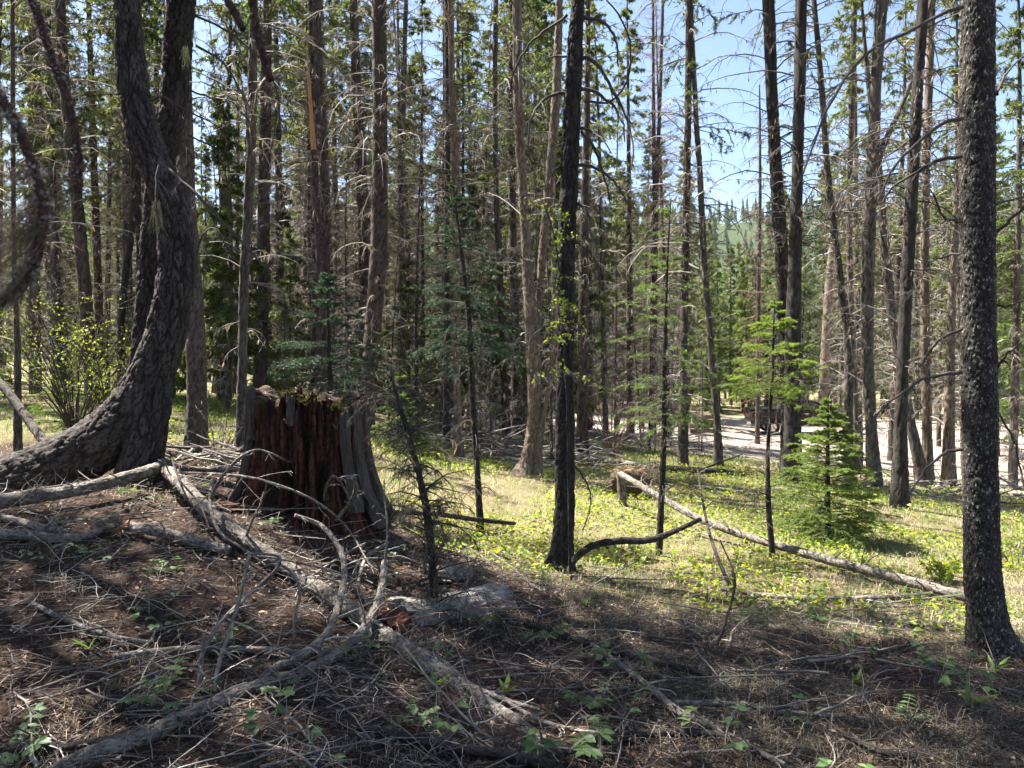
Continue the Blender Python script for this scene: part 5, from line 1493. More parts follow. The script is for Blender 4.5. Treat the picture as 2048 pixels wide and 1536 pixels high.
# ------------------------------------------------------------------ black pickup truck on the track
def build_truck():
    c = hit(1548, 869)
    M['paint'] = plain_mat('black_paint', (0.003, 0.004, 0.007), 0.22, 0.25)
    M['glass_dark'] = plain_mat('tinted_glass', (0.02, 0.03, 0.035), 0.06, 0.9)
    M['rubber'] = plain_mat('tyre_rubber', (0.018, 0.018, 0.018), 0.85, 0.3, bumpsc=60)
    M['chrome'] = plain_mat('chrome_trim', (0.62, 0.62, 0.60), 0.22, 0.5, metal=1.0)
    M['rim'] = plain_mat('dark_alloy', (0.10, 0.10, 0.11), 0.35, 0.5, metal=0.8)
    M['lamp'] = plain_mat('headlamp_glass', (0.6, 0.62, 0.65), 0.1, 0.8)
    M['tail'] = plain_mat('tail_lamp_red', (0.12, 0.008, 0.008), 0.2, 0.6)
    M['black_plastic'] = plain_mat('black_plastic', (0.005, 0.006, 0.008), 0.45, 0.15)
    yaw = math.radians(-7)
    t = thing('pickup_truck', 'black pickup truck parked on the track behind the trees', 'truck', (0, 0, 0), yaw)
    WB, W, rw = 3.6, 1.95, 0.40
    # local frame: x forward, rear axle at x=0; the truck's right flank faces the camera (-y)
    def prism(name, prof, y0, y1, mat, parent, bev=0.03, inset=0.0):
        """profile in x,z swept across y with softened side edges"""
        pr = np.array(prof, float)
        cen = pr.mean(0)
        rings = []
        for y, sc in ((y0, 1 - 2.4 * bev), (y0 + bev * 0.5, 1 - bev), (y0 + bev * 1.6, 1.0), (y1 - bev * 1.6, 1.0), (y1 - bev * 0.5, 1 - bev), (y1, 1 - 2.4 * bev)):
            p = cen + (pr - cen) * np.array([1 - (1 - sc) * 0.25, sc])
            rings.append(np.stack([p[:, 0], np.full(len(p), y), p[:, 1]], -1))
        n = len(pr)
        m = MB()
        V_ = np.concatenate(rings)
        fs = []
        for a in range(5):
            j = np.arange(n)
            fs.append(np.stack([a * n + j, a * n + (j + 1) % n, (a + 1) * n + (j + 1) % n, (a + 1) * n + j], -1))
        m.add(V_, np.concatenate(fs))
        for rg in (rings[0][::-1], rings[-1]):
            m.add(np.concatenate([rg, [rg.mean(0)]]), np.stack([np.arange(n), (np.arange(n) + 1) % n, np.full(n, n)], -1))
        return m.obj(name, M[mat], parent, smooth=False)
    def arch(cx, n=12, r=0.52):
        return [(cx + r * math.cos(a), 0.40 + r * math.sin(a)) for a in np.linspace(math.radians(12), math.radians(168), n)]
    hw = W / 2
    low = [(-1.20, 0.62)] + [(-0.52, 0.50)] + arch(0.0)[::-1] + [(0.52, 0.50), (WB - 0.54, 0.50)] + arch(WB)[::-1] + [(WB + 0.55, 0.52), (WB + 0.92, 0.58), (WB + 0.98, 0.95), (WB + 0.93, 1.18), (WB + 0.6, 1.26), (WB - 0.55, 1.32), (2.55, 1.34), (-1.20, 1.36), (-1.24, 1.1)]
    prism('body', low, -hw, hw, 'paint', t)
    cab = [(0.75, 1.33), (0.82, 1.80), (1.05, 1.90), (1.9, 1.93), (2.45, 1.86), (3.15, 1.36), (3.1, 1.30), (0.8, 1.30)]
    cb = prism('cab', cab, -hw + 0.10, hw - 0.10, 'paint', t, bev=0.05)
    for sy in (-1, 1):
        y = sy * (hw - 0.088)
        for q in ([(0.92, 1.40), (0.97, 1.76), (1.60, 1.82), (1.62, 1.40)], [(1.72, 1.40), (1.70, 1.82), (2.30, 1.80), (2.86, 1.42)]):
            prism('side_window', q, y - 0.008, y + 0.008, 'glass_dark', t, bev=0.004)
        for x0, x1 in ((0.80, 1.66), (1.68, 2.75)):
            d_ = prism('door', [(x0, 0.56), (x1, 0.56), (x1, 1.32), (x0, 1.34)], sy * (hw + 0.004) - 0.008, sy * (hw + 0.004) + 0.008, 'paint', t, bev=0.006)
            prism('handle', [(x0 + 0.06, 1.16), (x0 + 0.26, 1.16), (x0 + 0.26, 1.20), (x0 + 0.06, 1.20)], sy * (hw + 0.03) - 0.012, sy * (hw + 0.03) + 0.012, 'chrome', d_, bev=0.004)
        prism('trim_strip', [(0.60, 0.80), (WB - 0.58, 0.80), (WB - 0.58, 0.835), (0.60, 0.835)], sy * (hw + 0.016) - 0.008, sy * (hw + 0.016) + 0.008, 'chrome', t, bev=0.003)
        prism('running_board', [(0.62, 0.42), (WB - 0.62, 0.42), (WB - 0.62, 0.48), (0.62, 0.48)], sy * (hw + 0.03) - 0.09, sy * (hw + 0.03) + 0.09, 'chrome', t, bev=0.01)
        mi = prism('mirror', [(2.52, 1.36), (2.66, 1.36), (2.68, 1.60), (2.54, 1.60)], sy * (hw + 0.12) - 0.1, sy * (hw + 0.12) + 0.1, 'black_plastic', t, bev=0.03)
        prism('headlight', [(WB + 0.72, 0.98), (WB + 0.985, 0.98), (WB + 0.96, 1.16), (WB + 0.72, 1.18)], sy * (hw - 0.16) - 0.165, sy * (hw - 0.16) + 0.165, 'lamp', t, bev=0.02)
        prism('tail_light', [(-1.262, 0.95), (-1.13, 0.95), (-1.13, 1.30), (-1.262, 1.30)], sy * (hw - 0.07) - 0.08, sy * (hw - 0.07) + 0.08, 'tail', t, bev=0.01)
        for cx in (0.0, WB):
            n = 40
            prof = [(0.40 - 0.16, -0.11), (0.385, -0.125), (0.40, -0.09), (0.40, 0.09), (0.385, 0.125), (0.24, 0.11)]
            a = np.linspace(0, 2 * math.pi, n, endpoint=False)
            cy_ = sy * (hw - 0.12)
            wv = np.stack([np.stack([cx + r_ * np.cos(a), np.full(n, cy_ + yy), 0.40 + r_ * np.sin(a)], -1) for r_, yy in prof])
            m = MB()
            i_, j_ = np.arange(len(prof) - 1)[:, None] * n, np.arange(n)[None]
            m.add(wv, np.stack([i_ + j_, i_ + (j_ + 1) % n, i_ + n + (j_ + 1) % n, i_ + n + j_], -1).reshape(-1, 4))
            wh = m.obj('wheel', M['rubber'], t)
            m = MB()
            yo = cy_ + sy * 0.085
            m.add(np.concatenate([np.stack([cx + 0.245 * np.cos(a), np.full(n, yo - sy * 0.05), 0.40 + 0.245 * np.sin(a)], -1), [[cx, yo - sy * 0.05, 0.40]]]), np.stack([np.arange(n), (np.arange(n) + 1) % n, np.full(n, n)], -1))
            for s_ in range(6):
                b_ = s_ * math.pi / 3
                e1, e2 = np.array([math.cos(b_), 0, math.sin(b_)]), np.array([-math.sin(b_), 0, math.cos(b_)])
                o_ = np.array([cx, yo, 0.40])
                pts = np.array([o_ + e1 * 0.03 + e2 * 0.035, o_ + e1 * 0.235 + e2 * 0.022, o_ + e1 * 0.235 - e2 * 0.022, o_ + e1 * 0.03 - e2 * 0.035])
                m.add(np.concatenate([pts, pts - [0, sy * 0.03, 0]]), np.array([[0, 1, 2, 3], [4, 5, 6, 7], [0, 1, 5, 4], [1, 2, 6, 5], [2, 3, 7, 6], [3, 0, 4, 7]]))
            m.obj('rim', M['chrome'], wh, smooth=False)
    prism('windshield', [(2.50, 1.80), (3.09, 1.385), (3.12, 1.40), (2.53, 1.825)], -hw + 0.2, hw - 0.2, 'glass_dark', t, bev=0.01)
    prism('rear_window', [(0.765, 1.42), (0.80, 1.78), (0.782, 1.79), (0.748, 1.43)], -hw + 0.25, hw - 0.25, 'glass_dark', t, bev=0.01)
    prism('front_bumper', [(WB + 0.80, 0.46), (WB + 1.06, 0.48), (WB + 1.06, 0.72), (WB + 0.80, 0.74)], -hw + 0.02, hw - 0.02, 'chrome', t)
    prism('rear_bumper', [(-1.42, 0.56), (-1.20, 0.56), (-1.20, 0.74), (-1.42, 0.74)], -hw + 0.06, hw - 0.06, 'chrome', t)
    prism('grille', [(WB + 0.94, 0.80), (WB + 1.005, 0.80), (WB + 0.99, 1.14), (WB + 0.93, 1.16)], -0.62, 0.62, 'black_plastic', t, bev=0.01)
    prism('bed_rail', [(-1.18, 1.37), (0.68, 1.37), (0.68, 1.43), (-1.18, 1.43)], -hw + 0.03, -hw + 0.14, 'black_plastic', t, bev=0.01)
    prism('bed_rail', [(-1.18, 1.37), (0.68, 1.37), (0.68, 1.43), (-1.18, 1.43)], hw - 0.14, hw - 0.03, 'black_plastic', t, bev=0.01)
    prism('bed_cover', [(-1.16, 1.365), (0.70, 1.365), (0.70, 1.46), (-1.16, 1.44)], -hw + 0.15, hw - 0.15, 'black_plastic', t, bev=0.02)
    # level on the four wheels' average ground
    t.location = (c[0], c[1] + 0.85, 0)
    R_ = Matrix.Rotation(yaw, 3, 'Z')
    zs = [g1(*( (R_ @ Vector((x, y, 0)))[k] + t.location[k] for k in (0, 1))) for x in (0, WB) for y in (-0.85, 0.85)]
    t.location.z = sum(zs) / 4
    pitch = math.atan2((zs[2] + zs[3] - zs[0] - zs[1]) / 2, WB)
    roll = math.atan2((zs[1] + zs[3] - zs[0] - zs[2]) / 2, 1.7)
    t.rotation_euler = (roll, -pitch, yaw)
build_truck()

# ------------------------------------------------------------------ lichen-hung twigs close to the lens
M['twig_reddish'] = bark_mat('twig_reddish', (0.07, 0.032, 0.022), (0.20, 0.11, 0.08), (0.03, 0.016, 0.012), (0.34, 0.30, 0.26), 0.60, zs=1.0, sc=120)
def lichen_twig(label, pts, w, d, nl, tuft, grey=1.0):
    P = np.array([at(px, py, d) for px, py in pts])
    Q, _ = catmull(P, 40)
    W = np.interp(np.linspace(0, 1, 40), np.linspace(0, 1, len(w)), w) * 0.5 * d / F
    base = Q[0].copy()
    t = thing('lichen_twig', label, 'twig', base)
    m = MB()
    v, q, cr, _ = trunk_surface(P - base, np.interp(np.linspace(0, 1, len(P)), np.linspace(0, 1, len(w)), w) * 0.5 * d / F, 14, 0.003, 0.004, 0.0008, 2.0, 5)
    m.add(v, q, 0, cr)
    m.obj('stem', M['twig_reddish'], t)
    if nl:
        k = rng.integers(2, 39, nl)
        k = k[fbm(Q[k] * 55 + 7, 2, 3) > 0.47]
        nl = len(k)
        no = nrm(rng.normal(size=(nl, 3)))
        cl = fbm(Q[k] * 30, 2, 3)
        b = Q[k] + no * (W[k] * rng.uniform(0.7, 1.5, nl))[:, None] - base
        m = MB()
        m.add(*diamonds(b, nrm(no + rng.normal(0, 0.7, no.shape)), rng.uniform(0.002, 0.0055, nl) * grey, rng.uniform(0.002, 0.0045, nl) * grey))
        m.obj('leafy_lichen', M['lichen_grey'], t, kind='stuff')
    for (f0, n, L, az) in tuft:
        k = int(f0 * 39)
        o = Q[k] - base + rng.normal(0, 0.003, (n, 3))
        dr = nrm(np.array([az, 0, -1.0]) + rng.normal(0, 0.28, (n, 3)))
        Lh = rng.uniform(0.4, 1.0, n) * L
        s = np.linspace(0, 1, 6)[None, :, None]
        H = o[:, None] + dr[:, None] * Lh[:, None, None] * s + rng.normal(0, 0.0022, (n, 6, 3)) * s
        m = MB()
        m.add(*tubes(H, np.full((n, 6), 0.00028), 3))
        m.obj('beard_lichen', M['lichen_tan'], t, kind='stuff')
    return t
lichen_twig('hanging lichen-crusted twig at the upper left, very close to the viewer', [(40, -60), (68, 10), (92, 80), (112, 140), (130, 185), (146, 240), (152, 275), (158, 330), (157, 385)], [18, 17, 15, 12, 9, 9], 0.75, 500, [(0.72, 26, 0.035, -0.8), (0.95, 26, 0.05, -0.9)], 0.8)
lichen_twig('thick lichen-covered twig with brown beard lichen at the left edge, nearest the lens', [(-60, 110), (-10, 180), (25, 235), (50, 290), (72, 350), (86, 410), (82, 465), (70, 520), (40, 570), (-10, 610)], [14, 16, 18, 19, 17, 16, 18], 0.6, 2400,
            [(0.45, 30, 0.03, -1.2), (0.58, 60, 0.055, -0.9), (0.66, 60, 0.06, -1.0), (0.74, 50, 0.06, -0.6), (0.84, 60, 0.05, -0.5)], 1.0)
lichen_twig('reddish bare twig tip hanging from the top edge, close to the viewer', [(498, -60), (504, 0), (512, 50), (522, 95), (532, 130), (540, 160)], [14, 13, 13, 11, 7], 0.75, 60, [])
lichen_twig('small blurred twig spur at the top, beside the reddish twig', [(448, -40), (455, 0), (470, 28), (486, 60)], [5, 5, 3], 0.8, 160, [])

# ------------------------------------------------------------------ far hillside wood (one mass)
def hill_wood():
    n = 1900
    px = rng.uniform(-300, 2400, n)
    d = rng.uniform(130, 460, n)
    x = (px - 1024) / F * d
    z = ground(x, d)
    lay = 6
    m = MB()
    Hh = rng.uniform(8, 14, n) * rng.uniform(0.7, 1.1, n)
    for l in range(lay):
        k = 5
        f = l / lay
        a = rng.uniform(0, 6.28, n)[:, None] + np.arange(k)[None] * 2 * math.pi / k + rng.normal(0, 0.2, (n, k))
        zz = z + Hh * (0.12 + 0.86 * f)
        rad = (Hh * 0.17 * (1 - f) + 0.25)[:, None] * rng.uniform(0.6, 1.3, (n, k))
        tip = np.stack([x[:, None] + np.cos(a) * rad, d[:, None] + np.sin(a) * rad, (zz - Hh * 0.05)[:, None] * np.ones(k)], -1)
        da = 0.55
        top = np.stack([x[:, None] * np.ones(k), d[:, None] * np.ones(k), (zz + Hh * 0.2)[:, None] * np.ones(k)], -1)
        s1 = np.stack([x[:, None] + np.cos(a + da) * rad * 0.55, d[:, None] + np.sin(a + da) * rad * 0.55, (zz - Hh * 0.02)[:, None] * np.ones(k)], -1)
        s2 = np.stack([x[:, None] + np.cos(a - da) * rad * 0.55, d[:, None] + np.sin(a - da) * rad * 0.55, (zz - Hh * 0.02)[:, None] * np.ones(k)], -1)
        V_ = np.stack([top, s1, tip, s2], 2).reshape(-1, 3)
        b = np.arange(n * k)[:, None] * 4
        m.add(V_, np.concatenate([b + [[0, 1, 2]], b + [[0, 2, 3]]]))
    o = m.obj('hillside_wood', M['hill_wood'], smooth=False)
    tag(o, 'distant wooded hillside seen through the trunks', 'forest', kind='stuff')
hill_wood()

# ------------------------------------------------------------------ forest floor: litter, grass, leaves
def scatter(n, dr, px=(-150, 2200), power=1.0):
    u = rng.random(n)
    d = dr[0] + (dr[1] - dr[0]) * u ** power
    x = (rng.uniform(px[0], px[1], n) - 1024) / F * d
    return x, d
def on_ground(x, y, dz=0.0):
    return np.stack([x, y, ground(x, y) + dz], -1)
CLEAR = []          # nothing sprouts inside the stump
def inside_stump(x, y):
    return np.hypot(x - stump_c[0], y - stump_c[1]) < stump_R * 1.05

# fine sticks and needles: uncountable
m = MB()
x, y = scatter(23000, (2.3, 9.0), power=1.15)
k = (~inside_stump(x, y)) & (rng.random(len(x)) > 0.75 * grass_w(x, y))
p = on_ground(x[k], y[k], rng.uniform(0.0, 0.025, k.sum()))
n = len(p)
a = rng.uniform(0, 6.28, n)
L = rng.gamma(2.0, 0.035, n) + 0.02
dr = nrm(np.stack([np.cos(a), np.sin(a), rng.normal(0.02, 0.16, n)], -1))
mid_ = p + dr * (L / 2)[:, None] + rng.normal(0, 0.12, (n, 3)) * L[:, None] * [1, 1, 0.5]
P = np.stack([p, p + dr * L[:, None]], 1)
R = (0.0012 + 0.014 * L * rng.uniform(0.3, 1, n))[:, None] * np.array([1, 0.6])
m.add(*tubes(P, np.clip(R, 0.0009, 0.0042), 3))
tag(m.obj('twig_litter', M['duff'], kind='stuff'), 'litter of needles and fine broken twigs on the forest floor', 'litter', kind='stuff')
m = MB()
x, y = scatter(60000, (2.2, 8.5), power=1.1)
k = (~inside_stump(x, y)) & (rng.random(len(x)) > 0.8 * grass_w(x, y))
p = on_ground(x[k], y[k], rng.uniform(0.0, 0.012, k.sum()))
n = len(p)
m.add(*spikes(p, nrm(rng.normal(0, 1, (n, 3)) * [1, 1, 0.22]), rng.uniform(0.015, 0.045, n), rng.uniform(0.0015, 0.0035, n)))
tag(m.obj('needle_litter', M['duff'], kind='stuff'), 'brown conifer needles carpeting the ground', 'litter', kind='stuff')
m = MB()
x, y = scatter(9000, (2.3, 9.5))
k = ~inside_stump(x, y)
p = on_ground(x[k], y[k], rng.uniform(0.004, 0.02, k.sum()))
n = len(p)
m.add(*diamonds(p, nrm(rng.normal(0, 1, (n, 3)) * [1, 1, 0.3]), rng.uniform(0.012, 0.05, n), rng.uniform(0.008, 0.026, n), up=nrm(rng.normal(0, 0.5, (n, 3)) + [0, 0, 1])))
tag(m.obj('dead_leaves', M['deadleaf'], kind='stuff'), 'scattered dead leaves and bark flakes on the ground', 'litter', kind='stuff')

def blades(name, label, n, dr, mat, h, w, dens, lean=0.5, flat=1.0, px=(-150, 2250), clump=None):
    x, y = scatter(n, dr, px, 0.8)
    k = rng.random(n) < dens(x, y)
    if clump is not None:
        pc = np.stack([x, y, np.zeros_like(x)], -1)
        k &= fbm(pc * clump[0], 3, clump[2]) > clump[1]
    k &= ~inside_stump(x, y)
    x, y = x[k], y[k]
    n = len(x)
    p = on_ground(x, y, -0.005)
    a = rng.uniform(0, 6.28, n)
    H = rng.uniform(h[0], h[1], n) * (1 + 0.02 * y)
    ln = rng.uniform(0.2, 1.0, n) * lean
    fl = np.where(rng.random(n) < 0.2, 1.0, flat)
    dx = np.stack([np.cos(a), np.sin(a), np.zeros(n)], -1)
    sd = np.stack([-np.sin(a), np.cos(a), np.zeros(n)], -1)
    W = rng.uniform(w[0], w[1], n) * (0.6 + 0.06 * y)
    m1 = p + dx * (H * ln * 0.35)[:, None] + np.array([0, 0, 1.0]) * (H * 0.6 * fl)[:, None]
    tp = p + dx * (H * ln * 1.3)[:, None] + np.array([0, 0, 1.0]) * (H * np.clip(1 - 0.55 * ln, 0.1, 1) * fl * rng.uniform(0.5, 1, n))[:, None]
    V_ = np.stack([p - sd * W[:, None] / 2, p + sd * W[:, None] / 2, m1 - sd * W[:, None] * 0.4, m1 + sd * W[:, None] * 0.4, tp], 1).reshape(-1, 3)
    b = np.arange(n)[:, None] * 5
    m = MB()
    m.add(V_, b + np.array([[0, 1, 3, 2]]))
    m.f.append((b + np.array([[2, 3, 4]]) + 0, 0))
    return tag(m.obj(name, M[mat], kind='stuff'), label, 'grass', kind='stuff')
gd = lambda x, y: grass_w(x, y) * (1 - 0.93 * sand_w(x, y)) * sstep(34, 15, y)
blades('dry_grass', 'matted straw-coloured dry grass of the glade', 46000, (4.2, 18), 'grass_dry', (0.05, 0.13), (0.003, 0.006), lambda x, y: gd(x, y) * 0.75, lean=1.3, flat=0.8)
blades('green_grass', 'fresh green grass growing through the glade', 52000, (4.4, 22), 'grass_green', (0.05, 0.16), (0.003, 0.006), lambda x, y: gd(x, y), lean=0.6, clump=(1.1, 0.47, 41))
blades('grass_tufts', 'thin grass tufts among the foreground litter', 22000, (2.6, 7.5), 'grass_dry', (0.04, 0.13), (0.0015, 0.004), lambda x, y: 0.9 + 0 * x, lean=1.2, clump=(1.6, 0.66, 43))
blades('matted_grass', 'flattened grey dry grass in the shade of the right foreground', 40000, (3.0, 7.2), 'grass_grey', (0.05, 0.12), (0.0025, 0.005), lambda x, y: sstep(-0.2, 1.2, x + 0.25 * (y - 4)) * 0.75, lean=1.9, flat=0.4, px=(900, 2200), clump=(1.8, 0.47, 47))
# yellow-green ground-cover leaves of the glade
m = MB()
x, y = scatter(62000, (5.0, 18), (300, 2150), 0.8)
pc = np.stack([x, y, np.zeros_like(x)], -1)
k = (rng.random(len(x)) < gd(x, y)) & (fbm(pc * 0.9, 3, 51) + 0.25 * (fbm(pc * 5, 2, 57) - 0.5) > 0.44) & ~inside_stump(x, y)
x, y = x[k], y[k]
n = len(x)
p = on_ground(x, y) + np.stack([np.zeros(n), np.zeros(n), rng.uniform(0.02, 0.10, n)], -1)
m.add(*diamonds(p, nrm(rng.normal(0, 1, (n, 3)) * [1, 1, 0.35]), rng.gamma(4, 0.009, n) + 0.008, rng.gamma(4, 0.0062, n) + 0.006, up=nrm(rng.normal(0, 0.55, (n, 3)) + [0, 0, 1])))
tag(m.obj('ground_cover', M['forb'], kind='stuff'), 'low yellow-green leafy ground cover lit by the sun', 'ground cover', kind='stuff')

def tangle(name, label, n, px, dr, Lr, mat, up=0.25):
    x, y = scatter(n, dr, px)
    k = ~inside_stump(x, y)
    x, y = x[k], y[k]
    n = len(x)
    p = on_ground(x, y, rng.uniform(0, 0.05, n))
    P = branch_paths(p, rng.uniform(0, 6.28, n), rng.uniform(Lr[0], Lr[1], n), np.abs(rng.normal(0.1, up, n)), rng.normal(0.25, 0.6, n), N=7, wob=0.9)
    gz = ground(P[:, :, 0], P[:, :, 1])
    P[:, :, 2] = np.maximum(P[:, :, 2], gz + 0.006)
    R = rng.uniform(0.0015, 0.0042, n)[:, None] * np.linspace(1, 0.4, 7)
    m = MB()
    m.add(*tubes(P, R, 3))
    Q, RQ = twigs_on(P, R, 3, 0.3, N=3, down=0)
    m.add(*tubes(Q, np.maximum(RQ, 0.0009), 3))
    tag(m.obj(name, M[mat], kind='stuff'), label, 'twigs', kind='stuff')
tangle('twig_tangle', 'tangle of fine bare grey twigs over the left foreground', 900, (-60, 1000), (2.6, 6.6), (0.15, 0.55), 'twig_grey', 0.35)
tangle('dark_twig_tangle', 'dark fine twigs strewn over the shaded right foreground', 800, (900, 2100), (2.6, 6.2), (0.15, 0.6), 'twig_dark', 0.15)
# single broad-leaved seedlings in the foreground
def leaf_mesh(m, o, dr, up, L, W, mi=0):
    """one broad toothed leaflet with a folded midrib and drooping tip"""
    sd = nrm(np.cross(dr, up))
    no = np.cross(sd, dr)
    prof = [(0, 0.02), (0.15, 0.62), (0.27, 0.55), (0.42, 1.0), (0.55, 0.86), (0.68, 0.80), (0.80, 0.46), (1.0, 0.0)]
    n = len(prof)
    c_ = np.array([o + dr * (t_ * L) - no * (0.16 * L * t_ * t_) for t_, w_ in prof])
    l_ = np.array([c_[i] - sd * (prof[i][1] * W / 2) + no * (0.22 * prof[i][1] * W / 2) for i in range(n)])
    r_ = np.array([c_[i] + sd * (prof[i][1] * W / 2) + no * (0.22 * prof[i][1] * W / 2) for i in range(n)])
    V_ = np.concatenate([c_, l_, r_])
    k = np.arange(n - 1)
    m.add(V_, np.concatenate([np.stack([k, k + 1, k + 1 + n, k + n], -1), np.stack([k, k + 2 * n, k + 1 + 2 * n, k + 1], -1)]), mi)
def seedling_proto(kind):
    t = bpy.data.objects.new('seedling', None)
    COL.objects.link(t)
    ms = MB()
    for s in range({'pinnate': 4, 'trio': 5, 'lily': 1}[kind]):
        a = random.uniform(0, 6.28)
        h = random.uniform(0.05, 0.12)
        P = branch_paths(np.zeros((1, 3)), np.array([a]), np.array([h * 1.8]), np.array([1.1]), np.array([random.uniform(0.9, 1.5)]), N=7, wob=0.2)
        ms.add(*tubes(P, np.linspace(0.0016, 0.0009, 7)[None], 4))
        tip = P[0, -1]
        dh = nrm(P[0, -1] - P[0, -2])
        dh = nrm(dh * [1, 1, 0.3])
        up = np.array([0, 0, 1.0])
        sd = nrm(np.cross(dh, up))
        if kind == 'pinnate':
            for i, f in enumerate((3, 4, 5, 6)):
                for sg in (-1, 1):
                    ml = MB()
                    leaf_mesh(ml, P[0, f], nrm(sd * sg + dh * 0.35 + rng.normal(0, 0.1, 3)), nrm(up + rng.normal(0, 0.25, 3)), 0.045 * (1.1 - 0.08 * i), 0.023)
                    ml.obj('leaf', M['leaf_green'], t)
            ml = MB()
            leaf_mesh(ml, tip, dh, up, 0.048, 0.026)
            ml.obj('leaf', M['leaf_green'], t)
        elif kind == 'trio':
            for ang in (-1.1, 0, 1.1):
                ml = MB()
                leaf_mesh(ml, tip, nrm(dh * math.cos(ang) + sd * math.sin(ang) + rng.normal(0, 0.1, 3)), nrm(up + rng.normal(0, 0.3, 3)), 0.05, 0.033)
                ml.obj('leaf', M['leaf_green'], t)
        else:
            for q in range(5):
                an = random.uniform(0, 6.28)
                ml = MB()
                leaf_mesh(ml, np.zeros(3), nrm(np.array([math.cos(an), math.sin(an), 1.3])), nrm(np.array([-math.cos(an), -math.sin(an), 0.8])), random.uniform(0.08, 0.13), 0.025)
                ml.obj('leaf', M['grass_green'], t)
    ms.obj('stalks', M['twig'], t)
    return t
SP_ = {k: [seedling_proto(k) for _ in range(3)] for k in ('pinnate', 'trio', 'lily')}
def put_seedling(kind, x, y, sc, label, group=None):
    o = copy_tree(random.choice(SP_[kind]))
    tag(o, label, 'plant', group)
    o.location = (x, y, g1(x, y) + 0.005)
    o.rotation_euler = (random.gauss(0, 0.1), random.gauss(0, 0.1), random.uniform(0, 6.28))
    o.scale = (sc, sc, sc)
named = [((270, 1015), 'trio', 1.2, 'leafy seedling under the thick left branch, behind the splintered branch'), ((225, 1066), 'pinnate', 1.0, 'leafy seedling beside the orange broken branch end'), ((105, 1130), 'trio', 1.0, 'leafy seedling in the sunlit litter at the left'),
         ((315, 1165), 'trio', 1.0, 'bright leafy seedling left of the upright pale stick'), ((350, 1150), 'pinnate', 0.8, 'small seedling just right of the bright leafy seedling'), ((330, 1268), 'trio', 0.9, 'seedling below the looping bare branch'),
         ((720, 1325), 'trio', 1.2, 'tall lit seedling below the crossing of branch and fallen pole'), ((335, 1380), 'trio', 1.0, 'seedling left of the heavy branch joint'), ((340, 1430), 'pinnate', 1.0, 'seedling in the shade behind the heavy curved branch'),
         ((560, 1400), 'pinnate', 0.9, 'pale seedling right below the heavy branch joint'), ((965, 1258), 'pinnate', 1.1, 'dark seedling at the right foot of the grey slab'), ((1085, 1295), 'pinnate', 1.3, 'seedling between the grey slab and the long dark branch'),
         ((1195, 1320), 'pinnate', 1.1, 'seedling by the lower end of the long dark branch'), ((1240, 1360), 'trio', 1.0, 'yellowish seedling below the long dark branch'), ((1255, 1435), 'trio', 1.0, 'yellow-leaved seedling above the crooked dark branch'),
         ((1160, 1430), 'pinnate', 1.0, 'bluish green seedling left above the crooked dark branch'), ((1130, 1530), 'trio', 1.3, 'big leafy seedling at the bottom edge centre'), ((1200, 1525), 'pinnate', 1.3, 'seedling right beside the big one at the bottom edge'),
         ((885, 1465), 'trio', 1.0, 'seedling on the bottom branch left of the fallen pole end'), ((575, 1490), 'trio', 1.1, 'seedling at the bottom edge left of centre'), ((1450, 1510), 'trio', 1.2, 'pale seedling at the bottom edge right of the crooked branch'),
         ((1640, 1250), 'pinnate', 1.1, 'leafy plant at the edge of sun and shade on the right'), ((1880, 1360), 'pinnate', 1.3, 'leafy plant in front of the nearest right-hand trunk'), ((1940, 1395), 'trio', 1.2, 'low plant below the nearest right-hand trunk'),
         ((1935, 1415), 'lily', 1.3, 'strap-leaved plant left below the nearest right-hand trunk'), ((1990, 1350), 'lily', 1.2, 'strap-leaved tuft at the foot of the nearest right-hand trunk'), ((1775, 1250), 'trio', 1.1, 'yellow-green plant left of the nearest right-hand trunk'),
         ((45, 1530), 'pinnate', 1.1, 'seedling in the bottom left corner'), ((330, 1395), 'lily', 0.8, 'thin upright sprout near the heavy branch joint'), ((1010, 1395), 'lily', 1.0, 'thin sprout beside the end of the long fallen pole')]
for (px, py), kd, sc, lab in named:
    h_ = hit(px, py)
    put_seedling(kd, h_[0], h_[1], sc, lab)
for _ in range(48):
    x, y = scatter(1, (2.6, 7.5), (0, 2100), 1.0)
    if inside_stump(x, y)[0]:
        continue
    put_seedling(random.choice(['pinnate', 'trio', 'trio', 'lily']), float(x[0]), float(y[0]), random.uniform(0.5, 1.0), 'small leafy seedling scattered in the forest litter', 'small seedlings in the litter')
for L_ in SP_.values():
    for p in L_:
        for ch in list(p.children):
            bpy.data.objects.remove(ch)
        bpy.data.objects.remove(p)

# loose dry sticks lying about: kinds built once, then copied
def stick_proto(L, r, tw):
    P = branch_paths(np.zeros((1, 3)), np.array([0.0]), np.array([L]), np.array([0.05]), np.array([random.uniform(-0.1, 0.25)]), N=12, wob=random.uniform(0.2, 0.9))
    P -= P.mean(1, keepdims=True)
    P[:, :, 2] *= 0.5
    R = (r * np.linspace(1, 0.35, 12))[None]
    m = MB()
    m.add(*tubes(P, R, 6))
    if tw:
        Q, RQ = twigs_on(P, R, tw, 0.22, tmin=0.1, side=0.9, fwd=0.6, down=-0.15, droop=0.15, N=5)
        m.add(*tubes(Q, np.maximum(RQ, 0.0012), 4))
    return m
stk = []
for i in range(14):
    L = [0.35, 0.5, 0.7, 0.9, 1.2, 0.45, 0.6, 0.8, 1.0, 0.3, 0.55, 0.75, 1.4, 0.4][i]
    m = stick_proto(L, 0.0025 + 0.0045 * L * random.uniform(0.6, 1.2), [0, 3, 5, 6, 8, 2, 4, 3, 6, 0, 5, 4, 8, 3][i])
    stk.append(m.mesh('dry_stick', [M[['twig_grey', 'twig', 'twig_dark', 'twig_grey'][i % 4]]]))
cnt = 0
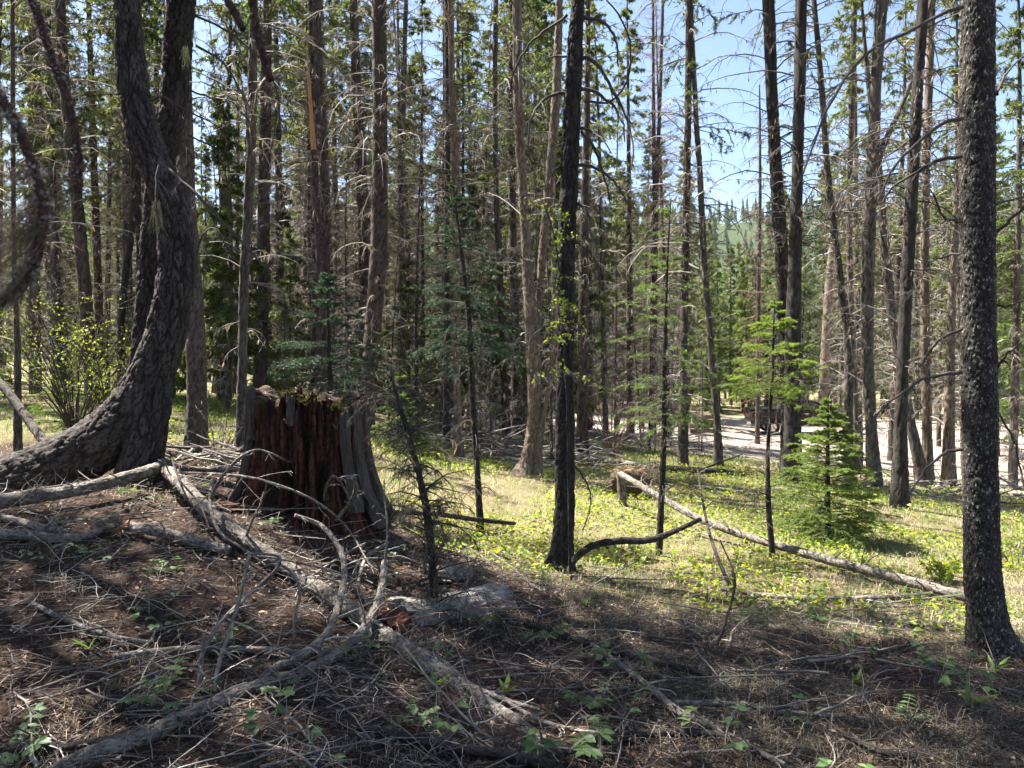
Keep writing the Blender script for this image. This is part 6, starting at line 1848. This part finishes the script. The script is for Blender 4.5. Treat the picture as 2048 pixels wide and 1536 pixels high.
while cnt < 250:
    x, y = scatter(1, (2.5, 7.2), (-50, 2050), 0.85)
    x, y = float(x[0]), float(y[0])
    if inside_stump(np.array([x]), np.array([y]))[0]:
        continue
    if x > -0.6 and random.random() < 0.35:
        continue
    o = bpy.data.objects.new('dry_stick', stk[random.randrange(14)])
    COL.objects.link(o)
    o.location = (x, y, g1(x, y) + random.uniform(0.012, 0.05))
    az = random.gauss(-0.35, 0.6) if random.random() < 0.6 else random.uniform(0, 6.28)
    o.rotation_euler = (random.gauss(0, 0.15), random.gauss(0, 0.12), az)
    o.scale = (random.uniform(0.8, 1.2),) * 3
    px_, py_ = 1024 + F * x / y, 768 + F * (EYE - o.location.z) / y - 48
    col_ = int(np.searchsorted([330, 700, 1050, 1450, 1800], px_))
    row_ = 0 if py_ < 1180 else 1 if py_ < 1350 else 2
    zone = [['on the litter below the thick left branch', 'in the brush before the red stump', 'beside the grey rotten slab', 'on the grass edge right of the black trunk', 'on the grass left of the nearest right-hand trunk', 'beside the nearest right-hand trunk'],
            ['in the sunlit litter at the left', 'among the looping branches left of the fallen pole', 'around the middle of the long fallen pole', 'along the long dark branch', 'in the shade left of the nearest right-hand trunk', 'at the foot of the nearest right-hand trunk'],
            ['at the bottom left behind the heavy curved branch', 'below the heavy curved branch', 'at the lower end of the fallen pole', 'by the crooked dark branch at the bottom', 'at the bottom edge right of centre', 'in the bottom right corner']][row_][col_]
    tone = ['grey', 'brown', 'dark', 'greyish'][int(o.data.materials[0].name != 'twig_grey') + int(o.data.materials[0].name == 'twig_dark')]
    size = ['short', 'mid-length', 'long'][int(max(o.dimensions) > 0.45) + int(max(o.dimensions) > 0.85)] if max(o.dimensions) > 0 else 'thin'
    tag(o, size + ' ' + tone + ' dry stick ' + zone, 'stick', 'loose dry sticks on the forest floor')
    cnt += 1

HAZE = 0.0001
if HAZE:
    m = MB()
    x0, x1, y0, y1, z0, z1 = -900, 900, -121, 1201, -30, 140
    m.add([[x0, y0, z0], [x1, y0, z0], [x1, y1, z0], [x0, y1, z0], [x0, y0, z1], [x1, y0, z1], [x1, y1, z1], [x0, y1, z1]],
          [[0, 3, 2, 1], [4, 5, 6, 7], [0, 1, 5, 4], [1, 2, 6, 5], [2, 3, 7, 6], [3, 0, 4, 7]])
    hm = bpy.data.materials.new('haze')
    hm.use_nodes = True
    hm.node_tree.nodes.clear()
    hv = hm.node_tree.nodes.new('ShaderNodeVolumePrincipled')
    hv.inputs['Color'].default_value = (0.86, 0.92, 1.0, 1)
    hv.inputs['Density'].default_value = HAZE
    ho = hm.node_tree.nodes.new('ShaderNodeOutputMaterial')
    hm.node_tree.links.new(hv.outputs[0], ho.inputs['Volume'])
    tag(m.obj('haze', hm, smooth=False), 'thin bluish haze in the air over the valley', 'haze', kind='stuff')
